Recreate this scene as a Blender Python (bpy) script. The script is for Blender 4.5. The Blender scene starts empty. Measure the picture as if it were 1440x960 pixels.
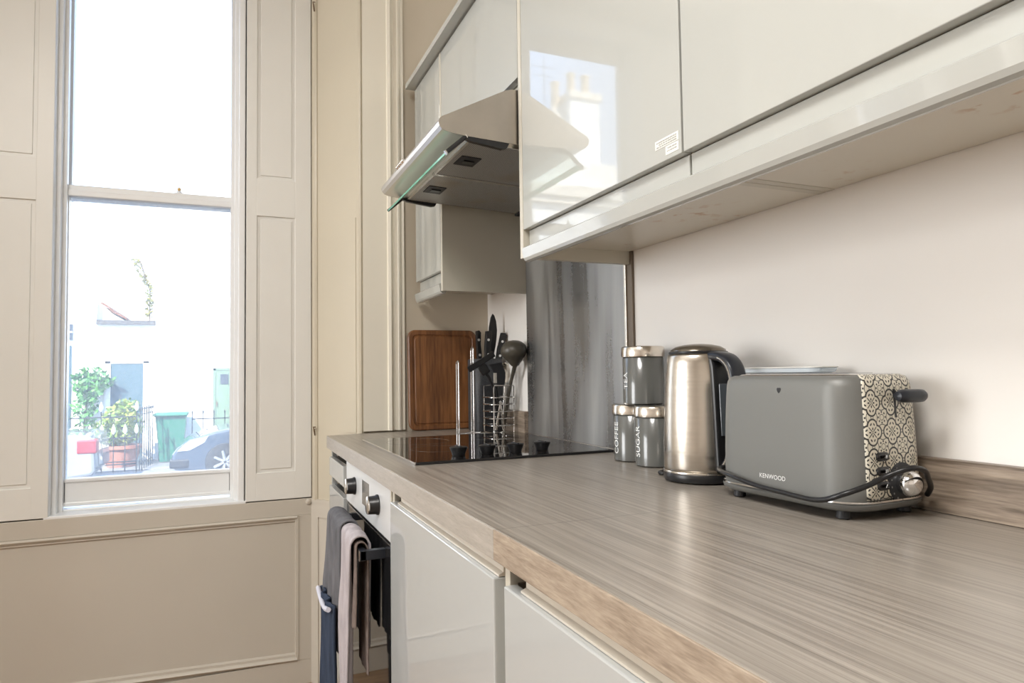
import bpy, bmesh, math, random
from mathutils import Vector, Matrix
random.seed(7)
PI = math.pi
S = bpy.context.scene
C = S.collection

# ------------------------------------------------------------------ objects
class MB:
    """collects shapes for one mesh"""
    def __init__(self):
        self.bm = bmesh.new()
        self.round = False

    def box(self, x0, x1, y0, y1, z0, z1, bevel=0.0, seg=2, rot=None, pivot=None):
        bm = self.bm
        r = bmesh.ops.create_cube(bm, size=1.0)
        vs = r['verts']
        for v in vs:
            v.co = Vector(((x0 + x1) / 2 + v.co.x * (x1 - x0), (y0 + y1) / 2 + v.co.y * (y1 - y0), (z0 + z1) / 2 + v.co.z * (z1 - z0)))
        if bevel > 0:
            es = list({e for v in vs for e in v.link_edges})
            rr = bmesh.ops.bevel(bm, geom=es, offset=bevel, segments=seg, profile=0.5, affect='EDGES')
            vs = list({v for f in rr['faces'] for v in f.verts} | {v for v in vs if v.is_valid})
        if rot is not None:
            p = Vector(pivot) if pivot else Vector(((x0 + x1) / 2, (y0 + y1) / 2, (z0 + z1) / 2))
            for v in vs:
                v.co = p + rot @ (v.co - p)
        return self

    def prism(self, pts, axis, a, b, bevel=0.0):
        """closed 2-D outline swept along an axis; pts are the two other coordinates in xyz order"""
        bm = self.bm
        def mk(p, t):
            if axis == 0: return (t, p[0], p[1])
            if axis == 1: return (p[0], t, p[1])
            return (p[0], p[1], t)
        v0 = [bm.verts.new(mk(p, a)) for p in pts]
        v1 = [bm.verts.new(mk(p, b)) for p in pts]
        n = len(pts)
        fs = [bm.faces.new(v0), bm.faces.new(v1[::-1])]
        for i in range(n):
            j = (i + 1) % n
            fs.append(bm.faces.new((v0[j], v0[i], v1[i], v1[j])))
        bmesh.ops.recalc_face_normals(bm, faces=fs)
        if bevel > 0:
            es = [e for f in fs[:2] for e in f.edges]
            bmesh.ops.bevel(bm, geom=es, offset=bevel, segments=2, profile=0.5, affect='EDGES')
        return self

    def tube(self, pts, r, n=8, closed=False, caps=True, flat=1.0):
        bm = self.bm; self.round = True
        P = [Vector(p) for p in pts]
        m = len(P)
        rs = r if isinstance(r, (list, tuple)) else [r] * m
        rings = []
        up = None
        for i in range(m):
            if closed:
                t = P[(i + 1) % m] - P[i - 1]
            else:
                t = P[min(i + 1, m - 1)] - P[max(i - 1, 0)]
            t.normalize()
            if up is None:
                up = Vector((0, 0, 1)) if abs(t.z) < 0.9 else Vector((1, 0, 0))
            u = (up - t * up.dot(t))
            if u.length < 1e-5:
                u = t.orthogonal()
            u.normalize()
            up = u
            w = t.cross(u)
            rings.append([bm.verts.new(P[i] + (u * math.cos(2 * PI * k / n) + w * math.sin(2 * PI * k / n) * flat) * rs[i]) for k in range(n)])
        for i in range(m if closed else m - 1):
            a, b = rings[i], rings[(i + 1) % m]
            for k in range(n):
                bm.faces.new((a[k], a[(k + 1) % n], b[(k + 1) % n], b[k]))
        if not closed and caps:
            bm.faces.new(rings[0][::-1])
            bm.faces.new(rings[-1])
        return self

    def lathe(self, prof, c=(0, 0, 0), n=48, cap=True, axis=None):
        """prof = [(r, z)...] turned about z through c (or about axis dir)"""
        bm = self.bm; self.round = True
        c = Vector(c)
        q = Vector((0, 0, 1)).rotation_difference(Vector(axis)) if axis else None
        rings = []
        for r, z in prof:
            ring = []
            for k in range(n):
                p = Vector((r * math.cos(2 * PI * k / n), r * math.sin(2 * PI * k / n), z))
                if q: p = q @ p
                ring.append(bm.verts.new(c + p))
            rings.append(ring)
        fs = []
        for a, b in zip(rings, rings[1:]):
            for k in range(n):
                fs.append(bm.faces.new((a[k], a[(k + 1) % n], b[(k + 1) % n], b[k])))
        if cap:
            fs.append(bm.faces.new(rings[0][::-1]))
            fs.append(bm.faces.new(rings[-1]))
        return self

    def loft(self, rings, cap=True, closed=True):
        bm = self.bm; self.round = True
        R = [[bm.verts.new(p) for p in ring] for ring in rings]
        n = len(R[0])
        for a, b in zip(R, R[1:]):
            for k in range(n if closed else n - 1):
                bm.faces.new((a[k], a[(k + 1) % n], b[(k + 1) % n], b[k]))
        if cap and closed:
            bm.faces.new(R[0][::-1])
            bm.faces.new(R[-1])
        return self

    def grid(self, f, nu, nv):
        bm = self.bm; self.round = True
        G = [[bm.verts.new(f(i / nu, j / nv)) for j in range(nv + 1)] for i in range(nu + 1)]
        for i in range(nu):
            for j in range(nv):
                bm.faces.new((G[i][j], G[i + 1][j], G[i + 1][j + 1], G[i][j + 1]))
        return self

    def quad(self, *p):
        self.bm.faces.new([self.bm.verts.new(q) for q in p])
        return self

    def build(self, name, mat, parent=None, world=True, sharp=None, normals=True, uvf=None):
        me = bpy.data.meshes.new(name)
        if normals:
            bmesh.ops.recalc_face_normals(self.bm, faces=self.bm.faces[:])
        if uvf:
            lay = self.bm.loops.layers.uv.new('UVMap')
            for f in self.bm.faces:
                for l in f.loops:
                    l[lay].uv = uvf(l.vert.co)
        for f in self.bm.faces:
            f.smooth = True
        self.bm.to_mesh(me)
        self.bm.free()
        me.set_sharp_from_angle(angle=math.radians(sharp if sharp else (48 if self.round else 18)))
        me.materials.append(mat)
        o = bpy.data.objects.new(name, me)
        C.objects.link(o)
        if parent is not None:
            o.parent = parent
            if world:
                me.transform(Matrix.Translation(-ORG.get(parent.name, Vector((0, 0, 0)))))
            ORG[o.name] = ORG.get(parent.name, Vector((0, 0, 0)))
        return o

ORG = {}

def tag(o, label, cat, group=None):
    o['label'] = label
    o['category'] = cat
    if group: o['group'] = group
    return o

def thing(name, label, cat, loc=(0, 0, 0), rz=0.0, group=None):
    o = bpy.data.objects.new(name, None)
    o.empty_display_size = 0.05
    C.objects.link(o)
    o.location = loc
    o.rotation_euler = (0, 0, rz)
    ORG[o.name] = Vector(loc)
    return tag(o, label, cat, group)

def struct(o):
    o['kind'] = 'structure'
    return o

def sempty(name, loc=(0, 0, 0)):
    o = bpy.data.objects.new(name, None)
    C.objects.link(o)
    o.location = loc
    ORG[o.name] = Vector(loc)
    o['kind'] = 'structure'
    return o

def text_mesh(body, size, extrude=0.0):
    cu = bpy.data.curves.new('lettering', 'FONT')
    cu.body = body
    cu.size = size
    cu.extrude = extrude
    cu.align_x = 'CENTER'
    cu.align_y = 'CENTER'
    cu.resolution_u = 4
    ob = bpy.data.objects.new('lettering', cu)
    C.objects.link(ob)
    dg = bpy.context.evaluated_depsgraph_get()
    dg.update()
    me = bpy.data.meshes.new_from_object(ob.evaluated_get(dg))
    bpy.data.objects.remove(ob)
    bpy.data.curves.remove(cu)
    return me

def link_mesh(name, me, mat, parent, fn, sub=0):
    bm = bmesh.new()
    bm.from_mesh(me)
    if sub:
        bmesh.ops.triangulate(bm, faces=bm.faces[:])
    for v in bm.verts:
        v.co = Vector(fn(v.co.x, v.co.y, v.co.z))
    bm.to_mesh(me)
    bm.free()
    me.materials.clear()
    me.materials.append(mat)
    me.name = name
    o = bpy.data.objects.new(name, me)
    C.objects.link(o)
    o.parent = parent
    ORG[o.name] = ORG.get(parent.name, Vector((0, 0, 0)))
    return o

# ---------------------------------------------------------------- materials
class V:
    """a node socket with arithmetic"""
    def __init__(s, nt, k): s.nt = nt; s.k = k
    def m(s, op, *o):
        n = s.nt.nodes.new('ShaderNodeMath'); n.operation = op
        for i, x in enumerate((s,) + o):
            if isinstance(x, V): s.nt.links.new(x.k, n.inputs[i])
            else: n.inputs[i].default_value = x
        return V(s.nt, n.outputs[0])
    def __add__(s, o): return s.m('ADD', o)
    def __sub__(s, o): return s.m('SUBTRACT', o)
    def __mul__(s, o): return s.m('MULTIPLY', o)
    def lt(s, o): return s.m('LESS_THAN', o)
    def gt(s, o): return s.m('GREATER_THAN', o)
    def mx(s, o): return s.m('MAXIMUM', o)
    def mn(s, o): return s.m('MINIMUM', o)
    def ab(s): return s.m('ABSOLUTE')
    def fr(s): return s.m('FRACT')
    def band(s, c, w): return (s - c).ab().lt(w)
    def hyp(s, o): return (s * s + o * o).m('SQRT')

def new_mat(name):
    m = bpy.data.materials.new(name)
    m.use_nodes = True
    nt = m.node_tree
    b = nt.nodes['Principled BSDF']
    return m, nt, b

def lin(c):
    if isinstance(c, (tuple, list)): return tuple(lin(x) for x in c)
    c = c / 255.0
    return c / 12.92 if c <= .04045 else ((c + .055) / 1.055) ** 2.4

def plain(name, rgb, rough=.5, metal=0.0, coat=0.0, spec=.5, bump=0.0, bscale=60.0, var=0.0, vscale=3.0, vstretch=(1, 1, 1), trans=0.0, ior=1.45, rvar=0.0):
    """rgb is linear albedo; optional noise variation of colour, roughness and height"""
    m, nt, b = new_mat(name)
    b.inputs['Base Color'].default_value = (*rgb, 1)
    b.inputs['Roughness'].default_value = rough
    b.inputs['Metallic'].default_value = metal
    b.inputs['Specular IOR Level'].default_value = spec
    b.inputs['IOR'].default_value = ior
    b.inputs['Coat Weight'].default_value = coat
    b.inputs['Coat Roughness'].default_value = .03
    b.inputs['Transmission Weight'].default_value = trans
    tc = nt.nodes.new('ShaderNodeTexCoord')
    if var or rvar:
        mp = nt.nodes.new('ShaderNodeMapping'); mp.inputs['Scale'].default_value = vstretch
        nt.links.new(tc.outputs['Object'], mp.inputs[0])
        n = nt.nodes.new('ShaderNodeTexNoise'); n.inputs['Scale'].default_value = vscale; n.inputs['Detail'].default_value = 6
        nt.links.new(mp.outputs[0], n.inputs[0])
        f = V(nt, n.outputs['Fac'])
        if var:
            mix = nt.nodes.new('ShaderNodeMix'); mix.data_type = 'RGBA'
            mix.inputs['A'].default_value = (*[max(0, c * (1 - var)) for c in rgb], 1)
            mix.inputs['B'].default_value = (*[min(1, c * (1 + var)) for c in rgb], 1)
            g = (f - .5) * 2.2 + .5
            nt.links.new(g.k, mix.inputs['Factor'])
            nt.links.new(mix.outputs['Result'], b.inputs['Base Color'])
        if rvar:
            nt.links.new(((f - .5) * (2 * rvar) + rough).k, b.inputs['Roughness'])
    if bump:
        n = nt.nodes.new('ShaderNodeTexNoise'); n.inputs['Scale'].default_value = bscale; n.inputs['Detail'].default_value = 4
        nt.links.new(tc.outputs['Object'], n.inputs[0])
        bp = nt.nodes.new('ShaderNodeBump'); bp.inputs['Strength'].default_value = bump; bp.inputs['Distance'].default_value = .002
        nt.links.new(n.outputs['Fac'], bp.inputs['Height'])
        nt.links.new(bp.outputs[0], b.inputs['Normal'])
    return m

def wood(name, dark, light, stretch, rough=.4, scale=1.0, coat=0.0, contrast=1.0, bump=.05, mid=None, seam=None):
    m, nt, b = new_mat(name)
    tc = nt.nodes.new('ShaderNodeTexCoord')
    mp = nt.nodes.new('ShaderNodeMapping'); mp.inputs['Scale'].default_value = stretch
    nt.links.new(tc.outputs['Object'], mp.inputs[0])
    n1 = nt.nodes.new('ShaderNodeTexNoise'); n1.inputs['Scale'].default_value = 2.2 * scale; n1.inputs['Detail'].default_value = 8; n1.inputs['Roughness'].default_value = .62; n1.inputs['Distortion'].default_value = .25
    n2 = nt.nodes.new('ShaderNodeTexNoise'); n2.inputs['Scale'].default_value = 9 * scale; n2.inputs['Detail'].default_value = 6
    nt.links.new(mp.outputs[0], n1.inputs[0]); nt.links.new(mp.outputs[0], n2.inputs[0])
    f = (V(nt, n1.outputs['Fac']) * .65 + V(nt, n2.outputs['Fac']) * .35 - .5) * (3.2 * contrast) + .5
    cr = nt.nodes.new('ShaderNodeValToRGB')
    e = cr.color_ramp.elements
    e[0].position = 0.1; e[0].color = (*dark, 1)
    e[1].position = 0.9; e[1].color = (*light, 1)
    if mid:
        k = e.new(.5); k.color = (*mid, 1)
    nt.links.new(f.k, cr.inputs[0])
    nt.links.new(cr.outputs[0], b.inputs['Base Color'])
    if seam:
        ax, pos, w = seam
        sp = nt.nodes.new('ShaderNodeSeparateXYZ'); nt.links.new(tc.outputs['Object'], sp.inputs[0])
        s = V(nt, sp.outputs[ax]).band(pos, w)
        mix = nt.nodes.new('ShaderNodeMix'); mix.data_type = 'RGBA'
        nt.links.new((s * .45).k, mix.inputs['Factor'])
        nt.links.new(cr.outputs[0], mix.inputs['A'])
        mix.inputs['B'].default_value = (*[c * .3 for c in dark], 1)
        nt.links.new(mix.outputs['Result'], b.inputs['Base Color'])
    b.inputs['Roughness'].default_value = rough
    b.inputs['Coat Weight'].default_value = coat
    if bump:
        bp = nt.nodes.new('ShaderNodeBump'); bp.inputs['Strength'].default_value = bump; bp.inputs['Distance'].default_value = .001
        nt.links.new(f.k, bp.inputs['Height']); nt.links.new(bp.outputs[0], b.inputs['Normal'])
    return m

def steel(name, rgb, rough, stretch, amt=.12, rvar=.1, aniso=0.0, scale=40):
    m, nt, b = new_mat(name)
    tc = nt.nodes.new('ShaderNodeTexCoord')
    mp = nt.nodes.new('ShaderNodeMapping'); mp.inputs['Scale'].default_value = stretch
    nt.links.new(tc.outputs['Object'], mp.inputs[0])
    n = nt.nodes.new('ShaderNodeTexNoise'); n.inputs['Scale'].default_value = scale; n.inputs['Detail'].default_value = 5
    nt.links.new(mp.outputs[0], n.inputs[0])
    f = V(nt, n.outputs['Fac'])
    mix = nt.nodes.new('ShaderNodeMix'); mix.data_type = 'RGBA'
    mix.inputs['A'].default_value = (*[c * (1 - amt) for c in rgb], 1)
    mix.inputs['B'].default_value = (*[min(1, c * (1 + amt)) for c in rgb], 1)
    nt.links.new(((f - .5) * 2 + .5).k, mix.inputs['Factor'])
    nt.links.new(mix.outputs['Result'], b.inputs['Base Color'])
    nt.links.new(((f - .5) * (2 * rvar) + rough).k, b.inputs['Roughness'])
    b.inputs['Metallic'].default_value = 1
    b.inputs['Anisotropic'].default_value = aniso
    return m

def smeared_steel():
    """splashback: brushed panel with long dried wipe marks"""
    m, nt, b = new_mat('smeared_steel')
    tc = nt.nodes.new('ShaderNodeTexCoord')
    def ns(st, sc, det=5, dist=0.0):
        mp = nt.nodes.new('ShaderNodeMapping'); mp.inputs['Scale'].default_value = st
        nt.links.new(tc.outputs['Object'], mp.inputs[0])
        n = nt.nodes.new('ShaderNodeTexNoise'); n.inputs['Scale'].default_value = sc; n.inputs['Detail'].default_value = det; n.inputs['Distortion'].default_value = dist
        nt.links.new(mp.outputs[0], n.inputs[0])
        return V(nt, n.outputs['Fac'])
    a = ns((1, 1, .14), 7, 2.5, .6)
    c = ns((1, 1, .06), 55, 4)
    d = ns((1, 1, 1), 260, 2)
    f = ((a - .5) * 2.7 + (c - .5) * .45 + .5).mx(0.0).mn(1.0)
    mix = nt.nodes.new('ShaderNodeMix'); mix.data_type = 'RGBA'
    mix.inputs['A'].default_value = (.20, .20, .205, 1)
    mix.inputs['B'].default_value = (.42, .42, .405, 1)
    nt.links.new(f.k, mix.inputs['Factor'])
    nt.links.new(mix.outputs['Result'], b.inputs['Base Color'])
    nt.links.new((f * .30 + .17 + (d - .5) * .12).k, b.inputs['Roughness'])
    nt.links.new((f * -.45 + .98).k, b.inputs['Metallic'])
    return m

def mesh_filter():
    m, nt, b = new_mat('filter_mesh')
    tc = nt.nodes.new('ShaderNodeTexCoord')
    sp = nt.nodes.new('ShaderNodeSeparateXYZ'); nt.links.new(tc.outputs['Object'], sp.inputs[0])
    x = V(nt, sp.outputs[0]) * 220.0; y = V(nt, sp.outputs[1]) * 220.0
    d = (x.fr() - .5).hyp(y.fr() - .5).lt(.30)
    n = nt.nodes.new('ShaderNodeTexNoise'); n.inputs['Scale'].default_value = 7
    nt.links.new(tc.outputs['Object'], n.inputs[0])
    st = ((V(nt, n.outputs['Fac']) - .52) * 5.0).mx(0.0).mn(1.0)
    mixs = nt.nodes.new('ShaderNodeMix'); mixs.data_type = 'RGBA'
    mixs.inputs['A'].default_value = (.50, .50, .49, 1); mixs.inputs['B'].default_value = (.47, .40, .31, 1)
    nt.links.new(st.k, mixs.inputs['Factor'])
    mix = nt.nodes.new('ShaderNodeMix'); mix.data_type = 'RGBA'
    nt.links.new(d.k, mix.inputs['Factor'])
    nt.links.new(mixs.outputs['Result'], mix.inputs['A']); mix.inputs['B'].default_value = (.10, .10, .10, 1)
    nt.links.new(mix.outputs['Result'], b.inputs['Base Color'])
    b.inputs['Metallic'].default_value = .55; b.inputs['Roughness'].default_value = .42
    return m

def tile_pattern():
    """cream panel printed with dark quatrefoils and sunbursts; uv in metres"""
    m, nt, b = new_mat('patterned_cream_panel')
    uv = nt.nodes.new('ShaderNodeUVMap')
    sp = nt.nodes.new('ShaderNodeSeparateXYZ'); nt.links.new(uv.outputs[0], sp.inputs[0])
    p = 1 / .0385
    u = (V(nt, sp.outputs[0]) * p).fr() - .5
    v = (V(nt, sp.outputs[1]) * p).fr() - .5
    a, c = u.ab(), v.ab()
    mx, mn = a.mx(c), a.mn(c)
    lob = (mx - .215).hyp(mn)
    dark = lob.band(.228, .030)                              # outer line of the four lobes
    su, sv = (mx - .27) * .8 - (mn - .075) * .6, (mx - .27) * .6 + (mn - .075) * .8
    dark = dark.mx((su * .55).hyp(sv).lt(.030))              # slanting seeds in each lobe
    dark = dark.mx((a - c).ab().lt(.026) * mx.lt(.185) * mx.gt(.03))   # diagonal cross in the middle
    dark = dark.mx(((mx - .125) * .6).hyp(mn).lt(.030))      # small petals
    e, g = (a * -1.0 + .5), (c * -1.0 + .5)
    dc = e.hyp(g)
    dark = dark.mx(dc.band(.10, .012))                       # sunburst rings at the corners
    ang = e.m('ARCTAN2', g)
    ray = (ang * 8.0).m('COSINE').gt(.1) * dc.gt(.15) * dc.lt(.215)
    dark = dark.mx(ray * lob.gt(.27))
    mid = (mx - .5).hyp(mn)
    dark = dark.mx(mid.band(.055, .013))
    arc = (mx - .5).hyp(mn - .0).band(.26, .014) * lob.gt(.24)
    dark = dark.mx(arc)
    mix = nt.nodes.new('ShaderNodeMix'); mix.data_type = 'RGBA'
    nt.links.new(dark.k, mix.inputs['Factor'])
    mix.inputs['A'].default_value = (.64, .60, .50, 1); mix.inputs['B'].default_value = (.025, .025, .024, 1)
    nt.links.new(mix.outputs['Result'], b.inputs['Base Color'])
    b.inputs['Roughness'].default_value = .38
    return m

def pane_mat(name, dust_bloom):
    m = bpy.data.materials.new(name); m.use_nodes = True
    nt = m.node_tree; nt.nodes.clear()
    out = nt.nodes.new('ShaderNodeOutputMaterial')
    tr = nt.nodes.new('ShaderNodeBsdfTransparent'); tr.inputs[0].default_value = (.97, .98, .975, 1)
    gl = nt.nodes.new('ShaderNodeBsdfGlossy'); gl.inputs['Roughness'].default_value = .02
    fr = nt.nodes.new('ShaderNodeFresnel'); fr.inputs[0].default_value = 1.25
    m1 = nt.nodes.new('ShaderNodeMixShader')
    nt.links.new(fr.outputs[0], m1.inputs[0]); nt.links.new(tr.outputs[0], m1.inputs[1]); nt.links.new(gl.outputs[0], m1.inputs[2])
    tl = nt.nodes.new('ShaderNodeBsdfTranslucent'); tl.inputs[0].default_value = (.97, .955, .92, 1)
    m2 = nt.nodes.new('ShaderNodeMixShader')
    tc = nt.nodes.new('ShaderNodeTexCoord')
    n = nt.nodes.new('ShaderNodeTexNoise'); n.inputs['Scale'].default_value = 90; n.inputs['Detail'].default_value = 4
    nt.links.new(tc.outputs['Object'], n.inputs[0])
    d = ((V(nt, n.outputs['Fac']) - .5) * 1.2 + 1.0) * dust_bloom  # dust film, with bloom from the bright street painted in
    nt.links.new(d.k, m2.inputs[0])
    nt.links.new(m1.outputs[0], m2.inputs[1]); nt.links.new(tl.outputs[0], m2.inputs[2])
    nt.links.new(m2.outputs[0], out.inputs[0])
    return m

def glass_tint(name, rgb, alpha):
    m = bpy.data.materials.new(name); m.use_nodes = True
    nt = m.node_tree; nt.nodes.clear()
    out = nt.nodes.new('ShaderNodeOutputMaterial')
    tr = nt.nodes.new('ShaderNodeBsdfTransparent'); tr.inputs[0].default_value = (*rgb, 1)
    gl = nt.nodes.new('ShaderNodeBsdfPrincipled'); gl.inputs['Base Color'].default_value = (*rgb, 1); gl.inputs['Roughness'].default_value = .08
    mx = nt.nodes.new('ShaderNodeMixShader'); mx.inputs[0].default_value = alpha
    nt.links.new(tr.outputs[0], mx.inputs[1]); nt.links.new(gl.outputs[0], mx.inputs[2]); nt.links.new(mx.outputs[0], out.inputs[0])
    return m

def emit(name, rgb, st):
    m = bpy.data.materials.new(name); m.use_nodes = True
    nt = m.node_tree
    b = nt.nodes['Principled BSDF']
    b.inputs['Base Color'].default_value = (*rgb, 1)
    b.inputs['Emission Color'].default_value = (*rgb, 1); b.inputs['Emission Strength'].default_value = st
    return m

def leafy(name, a, c):
    m, nt, b = new_mat(name)
    tc = nt.nodes.new('ShaderNodeTexCoord')
    n = nt.nodes.new('ShaderNodeTexNoise'); n.inputs['Scale'].default_value = 6; n.inputs['Detail'].default_value = 3
    nt.links.new(tc.outputs['Object'], n.inputs[0])
    cr = nt.nodes.new('ShaderNodeValToRGB'); e = cr.color_ramp.elements
    e[0].position = .35; e[0].color = (*a, 1); e[1].position = .65; e[1].color = (*c, 1)
    nt.links.new(n.outputs['Fac'], cr.inputs[0]); nt.links.new(cr.outputs[0], b.inputs['Base Color'])
    b.inputs['Roughness'].default_value = .5
    return m

def stained(name, rgb, spots):
    """cream board with a few rusty spots"""
    m, nt, b = new_mat(name)
    tc = nt.nodes.new('ShaderNodeTexCoord')
    n = nt.nodes.new('ShaderNodeTexNoise'); n.inputs['Scale'].default_value = 26; n.inputs['Detail'].default_value = 5
    nt.links.new(tc.outputs['Object'], n.inputs[0])
    n2 = nt.nodes.new('ShaderNodeTexNoise'); n2.inputs['Scale'].default_value = 5; n2.inputs['Detail'].default_value = 2
    nt.links.new(tc.outputs['Object'], n2.inputs[0])
    f = ((V(nt, n.outputs['Fac']) - spots) * 14.0).mx(0.0).mn(1.0) * ((V(nt, n2.outputs['Fac']) - .52) * 8.0).mx(0.0).mn(1.0)
    mix = nt.nodes.new('ShaderNodeMix'); mix.data_type = 'RGBA'
    nt.links.new((f * .75).k, mix.inputs['Factor'])
    mix.inputs['A'].default_value = (*rgb, 1); mix.inputs['B'].default_value = (.42, .20, .06, 1)
    nt.links.new(mix.outputs['Result'], b.inputs['Base Color'])
    b.inputs['Roughness'].default_value = .3
    return m

M = {}
M['wall'] = plain('kitchen_wall_paint', (.86, .835, .80), .42, bump=.06, bscale=120, var=.02, vscale=1.5)
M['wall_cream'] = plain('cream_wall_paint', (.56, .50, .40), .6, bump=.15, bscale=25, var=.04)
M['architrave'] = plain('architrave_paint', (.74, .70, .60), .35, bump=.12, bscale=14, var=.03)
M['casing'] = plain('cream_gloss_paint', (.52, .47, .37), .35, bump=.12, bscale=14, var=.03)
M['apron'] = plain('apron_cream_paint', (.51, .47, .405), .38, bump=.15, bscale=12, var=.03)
M['shutter'] = plain('shutter_white_paint', (.72, .71, .67), .38, bump=.12, bscale=16, var=.02)
M['sash'] = plain('sash_white_paint', (.78, .79, .79), .3, bump=.08, bscale=20)
M['ceiling'] = plain('ceiling_paint', (.82, .81, .78), .7)
M['floor'] = wood('floor_boards', (.20, .12, .07), (.36, .235, .14), (1, 8, 1), .4)
M['cab'] = plain('gloss_cabinet_white', (.43, .437, .41), .5, coat=1.0, spec=.3)
M['cabbase'] = plain('gloss_cabinet_base', (.42, .432, .425), .45, coat=1.0, spec=.3)
M['carcass'] = stained('carcass_cream', (.66, .62, .53), .565)
M['carcass_plain'] = plain('carcass_cream_plain', (.56, .53, .45), .35)
M['rail'] = plain('handle_rail_champagne', (.62, .57, .49), .28, metal=.2)
M['dark_gap'] = plain('shadow_gap_brown', (.16, .13, .10), .6)
M['worktop'] = wood('worktop_laminate', (.165, .142, .119), (.400, .360, .312), (70, .8, 70), .28, 1.0, contrast=.74, bump=.02, mid=(.290, .258, .222), seam=(1, .822 - .9, .0012))
M['edge_pale'] = wood('worktop_edge_pale', (.27, .24, .205), (.42, .385, .34), (30, 3.0, 30), .4, 2.2, contrast=.6)
M['edge'] = wood('worktop_edge_oak', (.215, .165, .122), (.42, .345, .265), (30, 3.0, 30), .45, 2.2, contrast=.8)
M['upstand'] = wood('upstand_laminate', (.115, .085, .062), (.36, .29, .225), (26, 1.6, 26), .4, 1.3, contrast=1.0)
M['splash'] = smeared_steel()
M['trim_metal'] = steel('trim_metal', (.62, .58, .52), .25, (1, 1, .05), .1)
M['trim_dark'] = plain('trim_bronze', (.17, .135, .10), .4, metal=.3)
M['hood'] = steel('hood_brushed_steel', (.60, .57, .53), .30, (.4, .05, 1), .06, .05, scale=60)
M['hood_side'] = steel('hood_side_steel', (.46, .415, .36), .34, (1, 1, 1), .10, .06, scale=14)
M['filter'] = mesh_filter()
M['black'] = plain('black_plastic', (.014, .014, .015), .32)
M['black_soft'] = plain('black_soft_plastic', (.02, .021, .024), .5)
M['navyblack'] = plain('blue_black_plastic', (.018, .021, .028), .3)
M['visor'] = glass_tint('green_edge_glass', (.90, .965, .935), .16)
M['glassedge'] = glass_tint('green_glass_edge', (.30, .70, .55), .55)
M['chrome'] = plain('chrome', (.80, .80, .80), .09, metal=1)
M['satin'] = steel('satin_steel', (.72, .70, .67), .22, (1, 1, 1), .05, .04)
M['hobglass'] = plain('hob_black_glass', (.010, .009, .009), .03, coat=.0, spec=.6)
M['ovenpanel'] = plain('oven_panel_steel', (.74, .75, .75), .35, metal=.35)
M['ovenglass'] = plain('oven_door_glass', (.012, .012, .013), .05, spec=.5)
M['display'] = plain('display_window', (.17, .165, .155), .15)
M['towel_grey'] = plain('charcoal_towelling', (.135, .135, .145), .95, spec=.1, bump=.9, bscale=500, var=.25, vscale=60, vstretch=(1, 1, .2))
M['towel_navy'] = plain('navy_towelling', (.042, .055, .085), .95, spec=.1, bump=.9, bscale=500, var=.3, vscale=40, vstretch=(1, 1, .2))
M['towel_lilac'] = plain('lilac_grey_towelling', (.42, .385, .40), .95, spec=.1, bump=.9, bscale=500, var=.16, vscale=70, vstretch=(1, 1, .15))
M['towel_brown'] = plain('taupe_towelling', (.17, .135, .12), .95, spec=.1, bump=.9, bscale=500, var=.2, vscale=60)
M['towel_band'] = plain('pale_hem_band', (.52, .52, .58), .9)
M['board'] = wood('chopping_board_wood', (.085, .032, .011), (.25, .105, .036), (20, 20, 1.3), .42, .9, contrast=.9, mid=(.165, .066, .022))
M['block'] = plain('speckled_charcoal', (.045, .047, .052), .5, var=.5, vscale=350)
M['rivet'] = plain('rivet_metal', (.85, .85, .85), .3, metal=.6)
M['olive'] = plain('olive_grey_nylon', (.070, .062, .048), .35)
M['canister'] = plain('slate_enamel', (.105, .108, .102), .22, coat=.6)
M['lid'] = steel('lid_steel', (.74, .69, .62), .20, (1, 1, 3), .06, .05)
M['print'] = plain('white_print', (.82, .83, .82), .5)
M['kettle'] = steel('kettle_brushed_steel', (.59, .54, .475), .24, (.3, .3, 12), .06, .06, aniso=.6)
M['kettle_top'] = plain('kettle_bronze_lid', (.20, .175, .14), .25, metal=.8)
M['water_window'] = plain('grey_water_gauge', (.10, .115, .13), .12, coat=.6)
M['toaster'] = plain('slate_satin_metal', (.175, .177, .168), .46, metal=.25, bump=.05, bscale=200)
M['pattern'] = tile_pattern()
M['paleplate'] = plain('white_ceramic', (.75, .74, .70), .3)
M['clear'] = glass_tint('clear_plastic', (.90, .94, .97), .5)
M['sticker'] = plain('sticker_film', (.70, .70, .66), .35)
M['stickerink'] = plain('sticker_ink', (.34, .34, .31), .5)
M['pane_low'] = pane_mat('dust_bloom_pane', .14)
M['pane_up'] = pane_mat('upper_pane', .045)
M['brass'] = plain('brass', (.55, .36, .14), .35, metal=.8)
M['iron'] = plain('rusty_iron', (.12, .07, .035), .6)
M['fill_panel'] = emit('fill_glow_panel', (.95, .93, .90), 1.0)  # glowing sheet for the added side window
M['fill_disc'] = emit('fill_diffuser', (1, .95, .88), 1.5)  # glow of the added ceiling fill
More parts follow.
